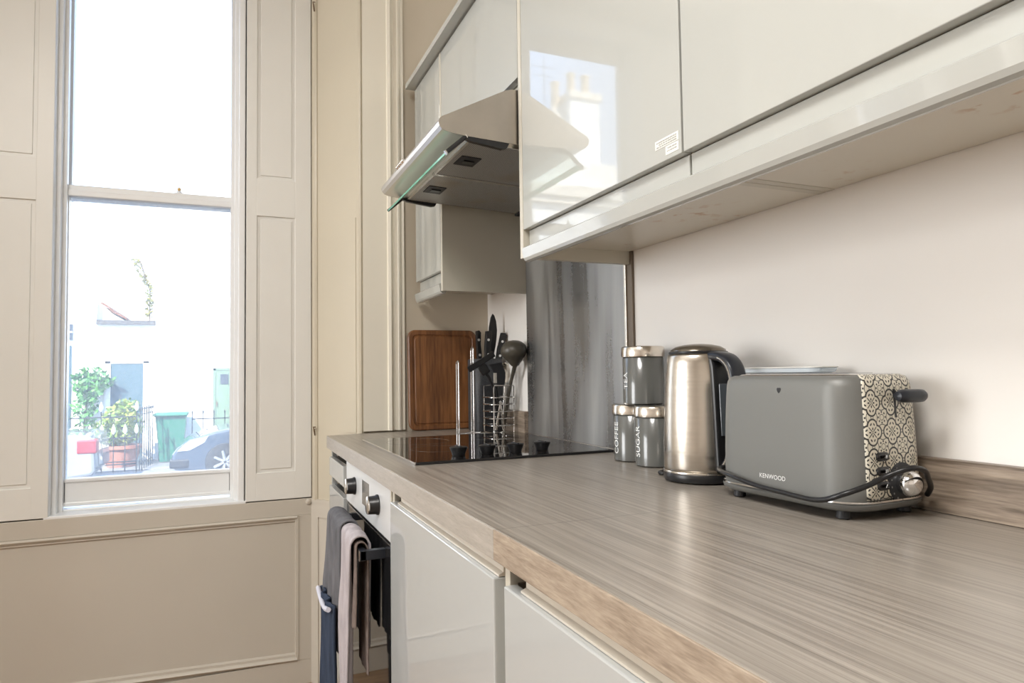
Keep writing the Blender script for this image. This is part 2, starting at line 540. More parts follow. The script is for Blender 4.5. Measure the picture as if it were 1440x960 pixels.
# outside
M['render'] = plain('white_stucco', (.80, .79, .76), .8, var=.04, vscale=1)
M['stone'] = plain('coping_stone', (.075, .07, .065), .8)
M['roof'] = plain('clay_roof', (.13, .05, .02), .8, var=.2, vscale=8)
M['brickwhite'] = plain('chimney_render', (.70, .64, .55), .8, var=.12, vscale=3)
M['potclay'] = plain('chimney_pot', (.62, .50, .36), .7)
M['bluedoor'] = plain('blue_door_paint', (.045, .085, .105), .5)
M['greendoor'] = plain('sage_door_paint', (.13, .19, .13), .5)
M['darkpane'] = plain('dark_window_pane', (.05, .06, .075), .3)
M['bin'] = plain('wheelie_bin_green', (.012, .115, .07), .5)
M['terracotta'] = plain('terracotta', (.30, .115, .07), .8)
M['leaf'] = leafy('bush_leaves', (.08, .20, .02), (.30, .33, .04))
M['leaf2'] = leafy('creeper_leaves', (.035, .16, .03), (.10, .28, .05))
M['leaf3'] = leafy('yellowing_leaves', (.13, .15, .015), (.26, .21, .03))
M['stem'] = plain('woody_stem', (.10, .07, .04), .8)
M['railing'] = plain('black_railing', (.012, .013, .016), .5)
M['tip'] = plain('white_spear_tip', (.75, .75, .75), .5)
M['asphalt'] = plain('pale_street', (.135, .135, .14), .9, var=.2, vscale=4)
M['pavement'] = plain('pavement_slabs', (.19, .185, .175), .9, var=.15, vscale=3)
M['carblue'] = plain('slate_car_paint', (.035, .05, .075), .25, coat=1)
M['carwhite'] = plain('white_car_paint', (.22, .23, .24), .25, coat=1)
M['carglass'] = plain('car_glass', (.03, .035, .04), .05)
M['tyre'] = plain('tyre_rubber', (.02, .02, .022), .8)
M['alloy'] = plain('wheel_alloy', (.35, .36, .38), .3, metal=.6)
M['lampglass'] = plain('headlamp', (.35, .38, .42), .1)
M['tail'] = plain('tail_lamp', (.25, .02, .03), .3)

# ------------------------------------------------------------- room shell
XW = .92        # kitchen wall
YE = 2.40       # end wall plane
YA = 2.60       # apron and shutter plane inside the window recess
CEIL = 2.95
XL, YB = -3.6, -3.2
OUTH = 3.3

def wall(name, mb, mat='wall'):
    return struct(mb.build(name, M[mat]))

wall('floor', MB().box(XL, XW, YB, 2.75, -.06, 0), 'floor')
wall('ceiling', MB().box(XL - .1, XW + .1, YB - .1, 2.85, CEIL, CEIL + .1), 'ceiling')
wall('wall_right', MB().box(XW, XW + .12, YB, 2.85, -.06, CEIL))
wall('wall_left', MB().box(XL - .12, XL, YB, 2.85, -.06, CEIL), 'wall')
wall('wall_back', MB().box(XL, XW, YB - .12, YB, -.06, CEIL), 'wall')
# front wall: piers between the two window recesses and the lintel band
W1, W2 = -.221, -2.40      # centres of the two recesses
HALF = .671
wf = MB()
wf.box(W1 + HALF, XW, YE, 2.85, -.06, CEIL)
wf.box(W2 + HALF, W1 - HALF, YE, 2.85, -.06, CEIL)
wf.box(XL, W2 - HALF, YE, 2.85, -.06, CEIL)
for w in (W1, W2):
    wf.box(w - HALF, w + HALF, YE, 2.85, 2.70, CEIL)
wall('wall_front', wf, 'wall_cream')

def window_recess(w, idx):
    """panelled Victorian recess: apron, bead, sashes, splayed linings"""
    X = lambda x: w + x             # x measured from the recess centre
    # apron below the window
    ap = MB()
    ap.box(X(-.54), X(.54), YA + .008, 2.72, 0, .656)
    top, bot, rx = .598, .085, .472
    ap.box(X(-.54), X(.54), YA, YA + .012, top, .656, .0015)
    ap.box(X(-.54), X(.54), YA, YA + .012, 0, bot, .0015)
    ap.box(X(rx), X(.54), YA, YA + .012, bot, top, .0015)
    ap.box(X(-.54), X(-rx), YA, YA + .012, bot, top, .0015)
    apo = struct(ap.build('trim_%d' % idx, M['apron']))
    m = MB()
    def mould(z, zs):                # a stepped moulding rail; zs flips it
        pts = [(YA + .014, z), (YA - .004, z), (YA - .009, z - .006 * zs), (YA - .004, z - .012 * zs), (YA + .001, z - .014 * zs), (YA + .001, z - .020 * zs), (YA + .014, z - .028 * zs)]
        m.prism(pts, 0, X(-rx), X(rx))
    mould(top, 1)
    pts = [(YA + .014, bot), (YA - .004, bot), (YA - .009, bot + .006), (YA - .004, bot + .012), (YA + .001, bot + .014), (YA + .001, bot + .022), (YA + .014, bot + .032)]
    bmx = m.bm
    n0 = len(bmx.verts)
    m.prism(pts, 0, X(-rx), X(rx))
    bmx.verts.ensure_lookup_table()
    for v in bmx.verts[n0:]:          # the old lower rail has sagged to one side
        v.co.z += (X(rx) - v.co.x) * .030
    for sx in (-1, 1):
        m.box(X(sx * rx) - .006, X(sx * rx) + .006, YA - .003, YA + .014, bot, top, .002)
    m.build('panel_moulding', M['apron'], apo)
    if idx == 1:
        MB().lathe([(.0, 0), (.011, 0), (.011, .003), (.008, .006), (.0001, .007)], (.2914, YA, .6437), 20, False, (0, -1, 0)).build('painted_knob', M['apron'], apo)
    # window itself
    root = sempty('window_%d' % idx)
    gl, gr = X(-.262), X(.2485)       # clear opening between the beads
    sx0, sx1 = gl - .035, gr + .035
    f = MB()
    f.box(X(-.30), X(.30), 2.60, 2.70, .655, .664, .002)               # inner sill lip
    f.box(X(-.30), X(.30), 2.685, 2.80, .60, .668, .002)
    f.box(X(-.30), X(.30), 2.62, 2.80, 2.615, 2.70, .002)               # head
    f.build('sill_and_head', M['sash'], root)
    b = MB()
    for s in (-1, 1):
        e = gr if s > 0 else gl
        # stepped parting beads and inner lining
        b.box(min(e, e + s * .014), max(e, e + s * .014), 2.672, 2.70, .66, 2.62, .002)
        b.box(min(e + s * .011, e + s * .026), max(e + s * .011, e + s * .026), 2.640, 2.70, .66, 2.62, .003)
        b.box(min(e + s * .024, e + s * .046), max(e + s * .024, e + s * .046), 2.606, 2.70, .66, 2.62, .004)
        b.box(min(e + s * .02, e + s * .07), max(e + s * .02, e + s * .07), 2.70, 2.80, .66, 2.62)
    b.build('bead', M['sash'], root)
    lo = MB()
    lo.box(sx0, sx1, 2.700, 2.738, .676, .766, .003)
    lo.box(sx0, sx1, 2.694, 2.704, .755, .768, .003)
    lo.box(sx0, sx1, 2.694, 2.704, .676, .690, .003)
    lo.box(sx0, gl + .002, 2.700, 2.738, .676, 1.75)
    lo.box(gr - .002, sx1, 2.700, 2.738, .676, 1.75)
    lo.box(sx0, sx1, 2.698, 2.742, 1.721, 1.761, .003)
    lo.box(sx0, sx1, 2.692, 2.700, 1.721, 1.742, .003)
    los = lo.build('lower_sash', M['sash'], root)
    MB().box(sx0, sx1, 2.717, 2.721, .76, 1.73).build('pane', M['pane_low'], los)
    up = MB()
    up.box(sx0, sx1, 2.745, 2.785, 1.722, 1.760, .003)
    up.box(sx0, sx1, 2.745, 2.785, 2.57, 2.62, .003)
    up.box(sx0, gl + .001, 2.745, 2.785, 1.72, 2.62)
    up.box(gr - .001, sx1, 2.745, 2.785, 1.72, 2.62)
    ups = up.build('upper_sash', M['sash'], root)
    MB().box(sx0, sx1, 2.763, 2.767, 1.75, 2.60).build('pane', M['pane_up'], ups)
    if idx == 1:
        k = MB().lathe([(.016, 0), (.016, .003), (.009, .006), (.006, .012), (.0001, .012)], (-.146, 2.716, 1.761), 16)
        k.box(-.156, -.136, 2.709, 2.722, 1.7605, 1.766, .002)
        lt = k.build('sash_catch', M['sash'], los)
        MB().lathe([(.004, 0), (.0055, .003), (.0062, .008), (.004, .013), (.0001, .014)], (-.146, 2.716, 1.771), 14).build('catch_knob', M['brass'], lt)
    # exterior wall skin around the opening
    sk = MB()
    sk.box(w - HALF, X(-.30), 2.72, 2.85, .0, 2.70)
    sk.box(X(.30), w + HALF, 2.72, 2.85, .0, 2.70)
    sk.box(X(-.30), X(.30), 2.74, 2.85, -.06, .62)
    struct(sk.build('trim_%d' % (idx + 2), M['render']))
    # splayed linings either side: profile in plan, swept vertically
    for s in (-1, 1):
        A = Vector((X(s * .524), 2.603)); B = Vector((X(s * .671), 2.386))
        d = (B - A); L = d.length; d.normalize()
        nrm = Vector((-s * abs(d.y), -abs(d.x)))   # into the room
        def pp(t, o):
            q = A + d * (t * L) + nrm * o
            return (q.x, q.y)
        out = [pp(0, 0), pp(.045, 0), pp(.05, .007), pp(.10, .009), pp(.125, .004), pp(.13, 0), pp(.66, 0), pp(.665, .005), pp(.90, .005), pp(.92, .011), pp(.975, .012), pp(1.0, .008)]
        back = [pp(1.0, -.03), pp(.0, -.03)]
        lm = MB()
        lm.prism(out + back, 2, .652, 2.70)
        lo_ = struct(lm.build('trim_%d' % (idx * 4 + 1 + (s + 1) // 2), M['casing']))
        el = MB()
        el.prism([pp(0, 0), pp(1, 0), pp(1, -.03), pp(0, -.03)], 2, 0, .640)
        el.prism([pp(0, .006), pp(1, .006), pp(1, -.03), pp(0, -.03)], 2, .640, .654)
        el.prism([pp(0, .004), pp(.14, .004), pp(.14, 0), pp(0, 0)], 2, 0, .640)
        el.prism([pp(.14, .004), pp(1, .004), pp(1, 0), pp(.14, 0)], 2, .59, .640)
        el.build('elbow_panel', M['apron'], lo_)
        # horizontal rail line on the lining's outer stile
        MB().prism([pp(.668, .0085), pp(.90, .0085), pp(.90, .004), pp(.668, .004)], 2, .9, 1.652).build('lining_panel', M['casing'], lo_)
        if idx == 1 and s == 1:
            for z in (.9143, 2.486):
                p1 = Vector((*pp(.12, .010), z)); n3 = Vector((nrm.x, nrm.y, 0)); d3 = Vector((d.x, d.y, 0))
                MB().tube([p1 + d3 * .006 + n3 * .004, p1 + n3 * .010, p1 - d3 * .004 + n3 * .004 - Vector((0, 0, .008)), p1 - d3 * .004 - Vector((0, 0, .030))], .0022, 6).build('iron_hook', M['iron'], lo_)
        # moulded architrave on the face of the end wall
        e = w + s * HALF
        g = lambda x: e + s * x
        prof = [(0, .003), (.0, -.016), (.085, -.016), (.087, -.024), (.097, -.026), (.103, -.019), (.107, -.012), (.113, -.010), (.118, -.016), (.124, -.022), (.131, -.020), (.136, -.012), (.140, -.010), (.147, -.013), (.149, .003)]
        am = MB().prism([(g(x), YE - .012 + y + .009) for x, y in prof], 2, .0 if not (idx == 1 and s == 1) else .905, 2.72)
        struct(am.build('trim_%d' % (20 + idx * 4 + (s + 1) // 2), M['architrave']))
    # shutters folded out beside the sash
    for s in (-1, 1):
        x0, x1 = (X(.298), X(.522)) if s > 0 else (X(-.522), X(-.287))
        side = 'right of' if s > 0 else 'left of'
        lab = {1: {1: 'white panelled window shutter nearest the kitchen units, beside the tall sash window', -1: 'white panelled window shutter cut off by the left edge, farthest from the kitchen units'},
               2: {1: 'white panelled shutter on the second window, side nearer the kitchen', -1: 'white panelled shutter on the second window, side farther from the kitchen'}}[idx][s]
        t = thing('window_shutter', lab, 'shutter', ((x0 + x1) / 2, YA, .66))
        sm = MB()
        z0, z1 = .660, 2.66
        px0, px1 = (X(.334), X(.465)) if s > 0 else (X(-.465), X(-.334))
        rails = [(z0, .758), (1.678, 1.815), (2.56, z1)]
        sm.box(x0, x1, YA + .006, YA + .026, z0, z1, .001)
        for a, b_ in rails:
            sm.box(px0 - .001, px1 + .001, YA, YA + .010, a, b_, .0015)
        sm.box(x0, px0, YA, YA + .010, z0, z1, .0015)
        sm.box(px1, x1, YA, YA + .010, z0, z1, .0015)
        sm.build('shutter_board', M['shutter'], t)
        for a, b_ in ((.758, 1.678), (1.815, 2.56)):
            MB().box(px0 + .012, px1 - .012, YA + .0025, YA + .008, a + .012, b_ - .012, .0015).build('raised_panel', M['shutter'], t)
    return root

window_recess(W1, 1)
window_recess(W2, 2)

# ------------------------------------------------------------ wall cabinets
XD = .63
ZB, ZT = 1.390, 2.115

def wall_cabinet(y0, y1, label, zdoor=1.424, end_panel=False, group=None, zb=ZB, sticker=False):
    t = thing('wall_cabinet', label, 'cabinet', ((XD + XW) / 2, (y0 + y1) / 2, zb))
    MB().box(.652, .918, y0 + .017, y1 - .017, zb + .001, ZT).build('carcass', M['carcass'], t)
    MB().box(.650 if end_panel != -1 else XD, .918, y0, y0 + .0165, zb - (.032 if end_panel == -1 else 0), ZT, .0008).build('side_panel', M['carcass_plain'], t)
    MB().box(.650 if not end_panel == 1 else XD, .918, y1 - .0165, y1, zb - (.030 if end_panel == 1 else 0), ZT, .0008).build('side_panel', M['carcass_plain'], t)
    yy1 = y1 - (.019 if end_panel == 1 else .0015)
    yy0 = y0 + (.019 if end_panel == -1 else .0015)
    d = MB().box(XD, XD + .019, yy0, yy1, zdoor, ZT - .002, .0012).build('door', M['cab'], t)
    if zdoor < 1.5:
        MB().box(XD + .0145, XD + .0235, yy0, yy1, 1.3895, 1.4225, .001).build('finger_rail', M['cab'], t)
    if sticker:
        s = MB()
        def strip(ya, yb, za, zb_):
            s.box(XD - .0006, XD - .0001, ya, yb, za, zb_)
        strip(.833, .893, 1.446, 1.460)
        strip(.833, .866, 1.431, 1.445)
        so = s.build('sticker', M['sticker'], d)
        so['label'] = 'pale label with faint print'
        k = MB()
        random.seed(3)
        for z, ya, yb in ((1.456, .838, .889), (1.4525, .838, .884), (1.449, .838, .889), (1.441, .838, .86), (1.4365, .838, .862)):
            y = ya
            while y < yb:
                wd = random.uniform(.002, .006)
                k.box(XD - .0009, XD - .0004, y, min(y + wd, yb), z - .0009, z + .0009)
                y += wd + random.uniform(.0008, .0018)
        k.build('fine_print', M['stickerink'], so)
    return t

wall_cabinet(2.033, 2.347, 'narrow white wall cabinet above the wooden chopping board, beyond the cooker hood', end_panel=-1)
wall_cabinet(1.431, 2.031, 'shallow white wall cabinet directly above the steel cooker hood', zdoor=1.787, zb=1.775)
wall_cabinet(.826, 1.429, 'glossy white wall cabinet with small sticker, its door mirroring the window', end_panel=1, sticker=True)
wall_cabinet(.224, .824, 'glossy white wall cabinet above the toaster, nearer the camera than the stickered one')
wall_cabinet(-.378, .222, 'white wall cabinet at the camera end of the row, past the toaster')

def pelmet(y0, y1, label):
    pts = [(.6245, 1.3800), (.6285, 1.3585), (.632, 1.3525), (.638, 1.3500), (.6445, 1.3505), (.6475, 1.355), (.6475, 1.3830), (.628, 1.3830)]
    o = MB().prism(pts, 1, y0, y1).build('light_pelmet', M['cab'], None)
    return tag(o, label, 'pelmet')
pelmet(-.378, 1.4085, 'long white gloss pelmet strip under the near wall cabinets')
pelmet(2.052, 2.347, 'short white pelmet strip under the narrow wall cabinet by the end wall')
tag(MB().prism([(.60, 2.119), (.60, 2.137), (.612, 2.145), (.90, 2.145), (.90, 2.119)], 1, -.378, 2.360).build('cornice', M['cab'], None),
    'white cornice strip running along the tops of the wall cabinets', 'cornice')

# -------------------------------------------------------------- cooker hood
HY0, HY1 = 1.436, 2.028
t = thing('cooker_hood', 'brushed steel cooker hood jutting out between the wall cabinets', 'cooker hood', (.70, 1.73, 1.61))
nose = [(.4975, 1.6345), (.4700, 1.6375), (.4576, 1.6395), (.4478, 1.6435), (.4415, 1.6505), (.4396, 1.6590), (.4420, 1.6668), (.4480, 1.6725), (.4600, 1.6785)]
topc = [(.585, 1.7445), (.600, 1.7520), (.616, 1.7570), (.640, 1.7590), (.905, 1.7590)]
shell = nose + topc
b = MB()
b.prism(nose + topc + [(.905, 1.6175)], 1, HY0 + .003, HY1 - .003)
b.build('hood_body', M['hood'], t)
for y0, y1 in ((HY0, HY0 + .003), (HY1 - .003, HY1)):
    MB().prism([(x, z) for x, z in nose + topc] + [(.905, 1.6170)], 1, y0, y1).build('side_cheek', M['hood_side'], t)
# recessed underside: two mesh filters in frames
def zund(x): return 1.6345 + (x - .4975) * (1.6175 - 1.6345) / (.905 - .4975)
def under(mb, x0, x1, y0, y1, drop, th):
    mb.prism([(x0, zund(x0) - drop), (x1, zund(x1) - drop), (x1, zund(x1) - drop - th), (x0, zund(x0) - drop - th)], 1, y0, y1)
for (fy0, fy1) in ((1.452, 1.7275), (1.7345, 2.012)):
    f = MB(); under(f, .517, .872, fy0, fy1, .0003, .0035)
    fo = f.build('grease_filter', M['filter'], t)
    fr = MB()
    under(fr, .513, .519, fy0, fy1, .0, .006); under(fr, .868, .874, fy0, fy1, .0, .006)
    under(fr, .513, .874, fy0 - .003, fy0 + .003, .0, .006); under(fr, .513, .874, fy1 - .003, fy1 + .003, .0, .006)
    fr.build('filter_frame', M['satin'], fo)
    ym = (fy0 + fy1) / 2
    h = MB(); under(h, .535, .585, ym - .034, ym + .034, .003, .003)
    ho = h.build('filter_catch', M['black_soft'], fo)
    h = MB(); under(h, .548, .575, ym - .010, ym + .010, .006, .003)
    h.build('catch_tongue', M['black'], fo)
g = MB(); under(g, .874, .905, HY0 + .004, HY1 - .004, .0, .010)
g.build('rear_trim', M['black_soft'], t)
for y0, y1 in ((HY0 + .001, HY0 + .013), (HY1 - .013, HY1 - .001)):
    g = MB(); g.prism([(.500, zund(.5)), (.61, zund(.61)), (.603, zund(.6) - .013), (.592, zund(.59) - .016), (.515, zund(.51) - .010), (.503, zund(.5) - .006)], 1, y0, y1)
    g.build('visor_hinge', M['black'], t)
v = MB()
q = [(.4585, HY0 + .006, 1.5955), (.4585, HY1 - .002, 1.5955), (.5030, HY1 - .002, 1.6345), (.5030, HY0 + .006, 1.6345)]
dz = Vector((0, 0, -.004))
q = [Vector(p) for p in q]
v.loft([[q[0], q[1], q[2], q[3]], [p + dz for p in q]])
vo = v.build('glass_visor', M['visor'], t)
vo['label'] = 'green edged glass visor hanging aslant'
wd_ = (q[3] - q[0]).normalized() * .011
out_ = Vector((-.0006, 0, .0006))
MB().loft([[q[0] + out_, q[1] + out_, q[1] + wd_ + out_, q[0] + wd_ + out_], [q[0] + dz * 1.1, q[1] + dz * 1.1, q[1] + wd_ + dz * 1.1, q[0] + wd_ + dz * 1.1]]).build('glass_edge', M['glassedge'], vo)
pa, pb = q[0], q[3]
c = MB()
c.tube([pa + Vector((0, -.002, -.002)), pb + Vector((0, -.002, -.002))], .0050, 8)
c.build('visor_clip', M['black'], vo)
for a, d in ((pa, -1), (pb, 1)):
    e_ = (pb - pa).normalized() * (.004 * d)
    MB().tube([a + Vector((0, -.002, -.002)) + e_ * .2, a + Vector((0, -.002, -.002)) + e_], .0056, 8).build('clip_end', M['satin'], vo)
MB().tube([q[1] + Vector((0, .001, -.002)), q[2] + Vector((0, .001, -.002))], .0040, 8).build('visor_clip', M['black'], vo)

for k in range(4):
    MB().lathe([(.0075, -.006), (.0075, .004), (.0062, .0055), (.0001, .0056)], (.4405, 1.765 + k * .0185, 1.6655), 16, False, (-.96, 0, .28)).build('push_button', M['chrome'], t)
MB().box(.655, .905, 1.50, 1.96, 1.7592, 1.7735).build('hood_collar', M['satin'], t)

# --------------------------------------------------------- worktop and wall
t = thing('worktop', 'grey brown wood effect worktop running the length of the kitchen', 'worktop', (.62, .9, .86))
MB().prism([(.3225, -.378), (XW - .003, -.378), (XW - .003, 2.396), (.60, 2.382), (.45, 2.372), (.3225, 2.345)], 2, .8605, .900, .0012).build('laminate_top', M['worktop'], t)
fe = MB().box(.3205, .3235, -.378, .8270, .8605, .8993, .0008).build('front_edge', M['edge'], t)
fe['label'] = 'brown oak edging strip on the near length'
fe = MB().box(.3205, .3235, .8275, 2.345, .8605, .8993, .0008).build('front_edge', M['edge_pale'], t)
fe['label'] = 'paler grey edging strip on the far length'
def upstand(y0, y1, label):
    return tag(MB().box(.9025, .9195, y0, y1, .9005, .9735, .0012).build('worktop_upstand', M['upstand'], None), label, 'upstand')
upstand(-.378, 1.400, 'long brown wood effect upstand along the wall behind kettle and toaster')
upstand(2.036, 2.392, 'short brown upstand behind the wire utensil basket')

t = thing('splashback', 'smeared grey steel splashback panel on the wall behind the hob', 'splashback', (.915, 1.73, .9))
MB().box(.9135, .9195, 1.436, 2.031, .9040, 1.612, .0008).build('steel_sheet', M['splash'], t)
MB().box(.9085, .9195, 1.4265, 1.4355, .9040, 1.392, .001).build('edge_trim', M['trim_metal'], t)
MB().box(.9125, .9195, 1.4040, 1.4263, .9040, 1.392, .001).build('cover_strip', M['trim_dark'], t)
MB().box(.9025, .9135, 1.442, 2.028, .9005, .9060, .002).build('sealant_bead', M['satin'], t)

# -------------------------------------------------------------------- hob
t = thing('ceramic_hob', 'black ceramic glass hob set into the worktop under the hood', 'hob', (.635, 1.773, .9))
MB().prism([(.391, 1.474), (.896, 1.474), (.896, 2.078), (.391, 2.078)], 2, .9016, .9062, .0010).build('glass_plate', M['hobglass'], t)
tr = MB()
tr.box(.3875, .3912, 1.472, 2.080, .9004, .9066, .0006)
tr.build('edge_trim', M['chrome'], t)
tr = MB()
tr.box(.391, .896, 1.4705, 1.4742, .9004, .9060, .0006)
tr.build('front_trim', M['black'], t)
for k, x in enumerate((.5165, .5905, .6625, .737)):
    y = 1.552 + (.004 if k % 2 else 0)
    kn = MB().lathe([(.0145, 0), (.0160, .0025), (.0158, .0045), (.0208, .0170), (.0214, .0192), (.0195, .0206), (.0001, .0210)], (x, y, .9063), 28).build('control_knob', M['black'], t)
    MB().box(x - .0028, x + .0028, y - .019, y + .019, .9262, .9292, .0012).build('knob_grip', M['black_soft'], kn)
zr = MB()
for (x, y, r) in ((.52, 1.72, .075), (.52, 1.93, .09), (.76, 1.72, .09), (.76, 1.93, .075)):
    for rr in (r, r - .004):
        pass
    n = 48
    zr.loft([[(x + rr * math.cos(2 * PI * k / n), y + rr * math.sin(2 * PI * k / n), z) for k in range(n)] for rr, z in ((r, .9062), (r, .90635), (r - .0015, .90635), (r - .0015, .9062))], cap=False)
zr.build('zone_ring', M['display'], t)

# ------------------------------------------------------------- base cabinets
def base_cabinet(y0, y1, label):
    t = thing('base_cabinet', label, 'cabinet', (.60, (y0 + y1) / 2, 0))
    MB().box(.385, .905, y0 + .001, y1 - .001, .105, .8335).build('carcass', M['carcass_plain'], t)
    MB().box(.420, .90, y0 + .001, y1 - .001, .0, .104).build('plinth', M['cabbase'], t)
    MB().box(.336, .905, y1 - .017, y1 - .001, .105, .8595, .0008).build('side_panel', M['carcass_plain'], t)
    MB().box(.345, .905, y0 + .001, y0 + .010, .105, .8595, .0008).build('side_panel', M['carcass_plain'], t)
    MB().box(.3255, .3445, y0 + .012, y1 - .021, .115, .8335, .0022).build('door', M['cabbase'], t)
    r = MB()
    r.prism([(.3330, .8342), (.3330, .8368), (.3400, .8395), (.3405, .8595), (.381, .8595), (.381, .8342)], 1, y0 + .012, y1 - .058)
    r.build('finger_rail', M['rail'], t)
    MB().box(.384, .40, y1 - .057, y1 - .018, .8345, .8595).build('rail_end_recess', M['dark_gap'], t)  # dark block paints the shade inside the channel end
    MB().box(.346, .384, y1 - .0206, y1 - .0175, .115, .8335).build('edge_gap', M['dark_gap'], t)
    return t
base_cabinet(.829, 1.456, 'pale grey gloss base cabinet next to the oven, under the worktop')
base_cabinet(.226, .827, 'pale grey gloss base cabinet nearer the camera, second from the oven')
base_cabinet(-.378, .224, 'pale grey gloss base cabinet at the camera end, third from the oven')

t = thing('filler_cabinet', 'slim pale blue-white base unit between the oven and the panelled window recess', 'cabinet', (.6, 2.19, 0))
MB().box(.385, .90, 2.045, 2.338, .105, .8595).build('carcass', M['carcass_plain'], t)
MB().box(.420, .90, 2.045, 2.338, .0, .104).build('plinth', M['cabbase'], t)
MB().box(.336, .3845, 2.326, 2.340, .0, .8595, .0006).build('side_panel', M['cabbase'], t)
MB().box(.3265, .3445, 2.047, 2.324, .774, .8335, .002).build('drawer', M['cabbase'], t)
MB().box(.3265, .3445, 2.047, 2.324, .115, .742, .002).build('door', M['cabbase'], t)
for z0, z1 in ((.8342, .8590), (.7450, .7725)):
    MB().box(.362, .3845, 2.047, 2.29, z0, z1, .001).build('finger_rail', M['rail'], t)
    MB().box(.350, .3845, 2.292, 2.3245, z0, z1, .001).build('rail_end_shade', M['dark_gap'], t)  # dark block stands in for shade at the rail end

# --------------------------------------------------------------------- oven
OY0, OY1 = 1.459, 2.042
t = thing('built_in_oven', 'built-in oven with steel control panel and black glass door', 'oven', (.6, 1.75, .1))
MB().box(.360, .90, OY0, OY1, .105, .8590).build('oven_case', M['black_soft'], t)
MB().box(.420, .90, OY0, OY1, .0, .104).build('plinth', M['cabbase'], t)
MB().box(.3350, .3590, OY0 + .012, OY1 - .002, .738, .8590, .0012).build('control_panel', M['ovenpanel'], t)
MB().box(.3345, .3349, 1.706, 1.796, .768, .830, .0001).build('clock_display', M['display'], t)
for y in (1.900, 1.600):
    kn = MB().lathe([(.0235, 0), (.0235, .004), (.0215, .006), (.0205, .0215), (.0195, .0235)], (.3348, y, .7985), 36, True, (-1, 0, 0)).build('dial', M['black'], t)
    MB().lathe([(.0206, .0), (.0208, .0024), (.0185, .0040), (.0001, .0042)], (.3120, y, .7985), 36, False, (-1, 0, 0)).build('dial_cap', M['satin'], kn)
d = MB().box(.3360, .3590, OY0 + .012, OY1 - .002, .150, .7285, .0012).build('oven_door', M['ovenglass'], t)
MB().box(.3352, .3600, OY0 + .012, OY1 - .002, .7287, .7310, .0004).build('door_trim', M['satin'], d)
MB().box(.3340, .3595, OY0 + .001, OY0 + .0118, .105, .8590, .0008).build('side_trim', M['carcass_plain'], t)
h = MB()
HBX0, HBX1, HZ0, HZ1 = .2800, .2945, .6915, .7140
h.box(HBX0, HBX1, 1.530, 1.975, HZ0, HZ1, .0015)
h.box(HBX0 + .001, .3362, 1.530, 1.547, HZ0 + .001, HZ1 - .001, .001)
h.box(HBX0 + .001, .3362, 1.958, 1.975, HZ0 + .001, HZ1 - .001, .001)
ho = h.build('door_handle', M['navyblack'], d)
MB().box(HBX0 - .0012, HBX0 - .0001, 1.530, 1.975, HZ0, HZ1, .0003).build('handle_face', M['satin'], ho)

# ------------------------------------------------------------------- towels
def drape(y0, y1, front, back, seed, amp, off, th, gather=.0, xi=0.0, nf=4.0):
    """cloth folded over the oven handle; hanging length front and back"""
    rnd = random.Random(seed)
    ph = [rnd.uniform(0, 6.28) for _ in range(6)]
    xf, xb, zt = HBX0 - off, HBX1 + off * .8, HZ1 + off
    xm = (xf + xb) / 2; rr = (xb - xf) / 2
    arc = PI * rr
    tot = front + arc + back
    def f(u, v):
        s = v * tot
        yy = y0 + u * (y1 - y0)
        ym = (y0 + y1) / 2
        if s < front:
            z = zt - (front - s) ; dn = (front - s); x = xf; sg = -1
        elif s < front + arc:
            a = (s - front) / rr
            x = xm - rr * math.cos(a); z = zt + rr * math.sin(a) * .8; dn = 0; sg = 0
        else:
            dn = s - front - arc; z = zt - dn; x = xb; sg = 1
        k = min(1.0, dn / .16)
        w = amp * (math.sin(2 * PI * u * nf + ph[0] + dn * 2.2) * .6 + math.sin(2 * PI * u * nf * 2.1 + ph[1] - dn * 3) * .3 + math.sin(dn * 17 + ph[2] + u * 3) * .22)
        if sg < 0: x += min(w * (.25 + .75 * k), off * .35) - xi * k
        elif sg > 0: x += w * k * .28 + .004
        else: z += w * .25
        pinch = gather * k
        yy = ym + (yy - ym) * (1 - pinch) + .003 * math.sin(dn * 14 + ph[3]) * k
        x = min(x, .328)
        return (x, yy, z)
    return f

def towel(name, label, parts, base):
    t = thing(name, label, 'towel', base)
    for pname, f, mat, nu, nv, th in parts:
        o = MB().grid(f, nu, nv).build(pname, M[mat], t, normals=False, sharp=80)
        md = o.modifiers.new('thickness', 'SOLIDIFY'); md.thickness = th; md.offset = 0
        md = o.modifiers.new('soft', 'SUBSURF'); md.levels = 1; md.render_levels = 1
    return t
towel('hand_towel', 'pale lilac-grey hand towel folded over the oven handle, nearer the camera',
      [('front_layer', drape(1.560, 1.692, .40, .24, 5, .0110, .013, .005, .06, .0, 2.4), 'towel_lilac', 40, 90, .005),
       ('under_layer', drape(1.551, 1.665, .18, .285, 9, .006, .0045, .004, .0, .0, 2.0), 'towel_brown', 30, 70, .0035)], (.29, 1.63, .35))
tt = towel('hand_towel', 'charcoal hand towel with navy lower half, next to the filler unit on the oven handle',
      [('grey_cloth', drape(1.702, 1.905, .30, .25, 21, .0120, .015, .005, .04, .004, 2.6), 'towel_grey', 40, 90, .006)], (.29, 1.86, .35))
def navy(u, v):
    x, y, z = drape(1.700, 1.908, .46, .02, 22, .0085, .020, .005, .08, .008, 2.6)(u, v * (.46 - .19) / (.46 + PI * .026 + .02))
    return (x - .004, y, z)
o = MB().grid(navy, 40, 60).build('navy_cloth', M['towel_navy'], tt, normals=False, sharp=80)
md = o.modifiers.new('thickness', 'SOLIDIFY'); md.thickness = .006; md.offset = 0
pts = []
for k in range(25):
    x, y, z = navy(k / 24, .985)
    pts.append((x, y, z - .016 * math.sin(k / 24 * PI)))
xm_ = min(p[0] for p in pts)
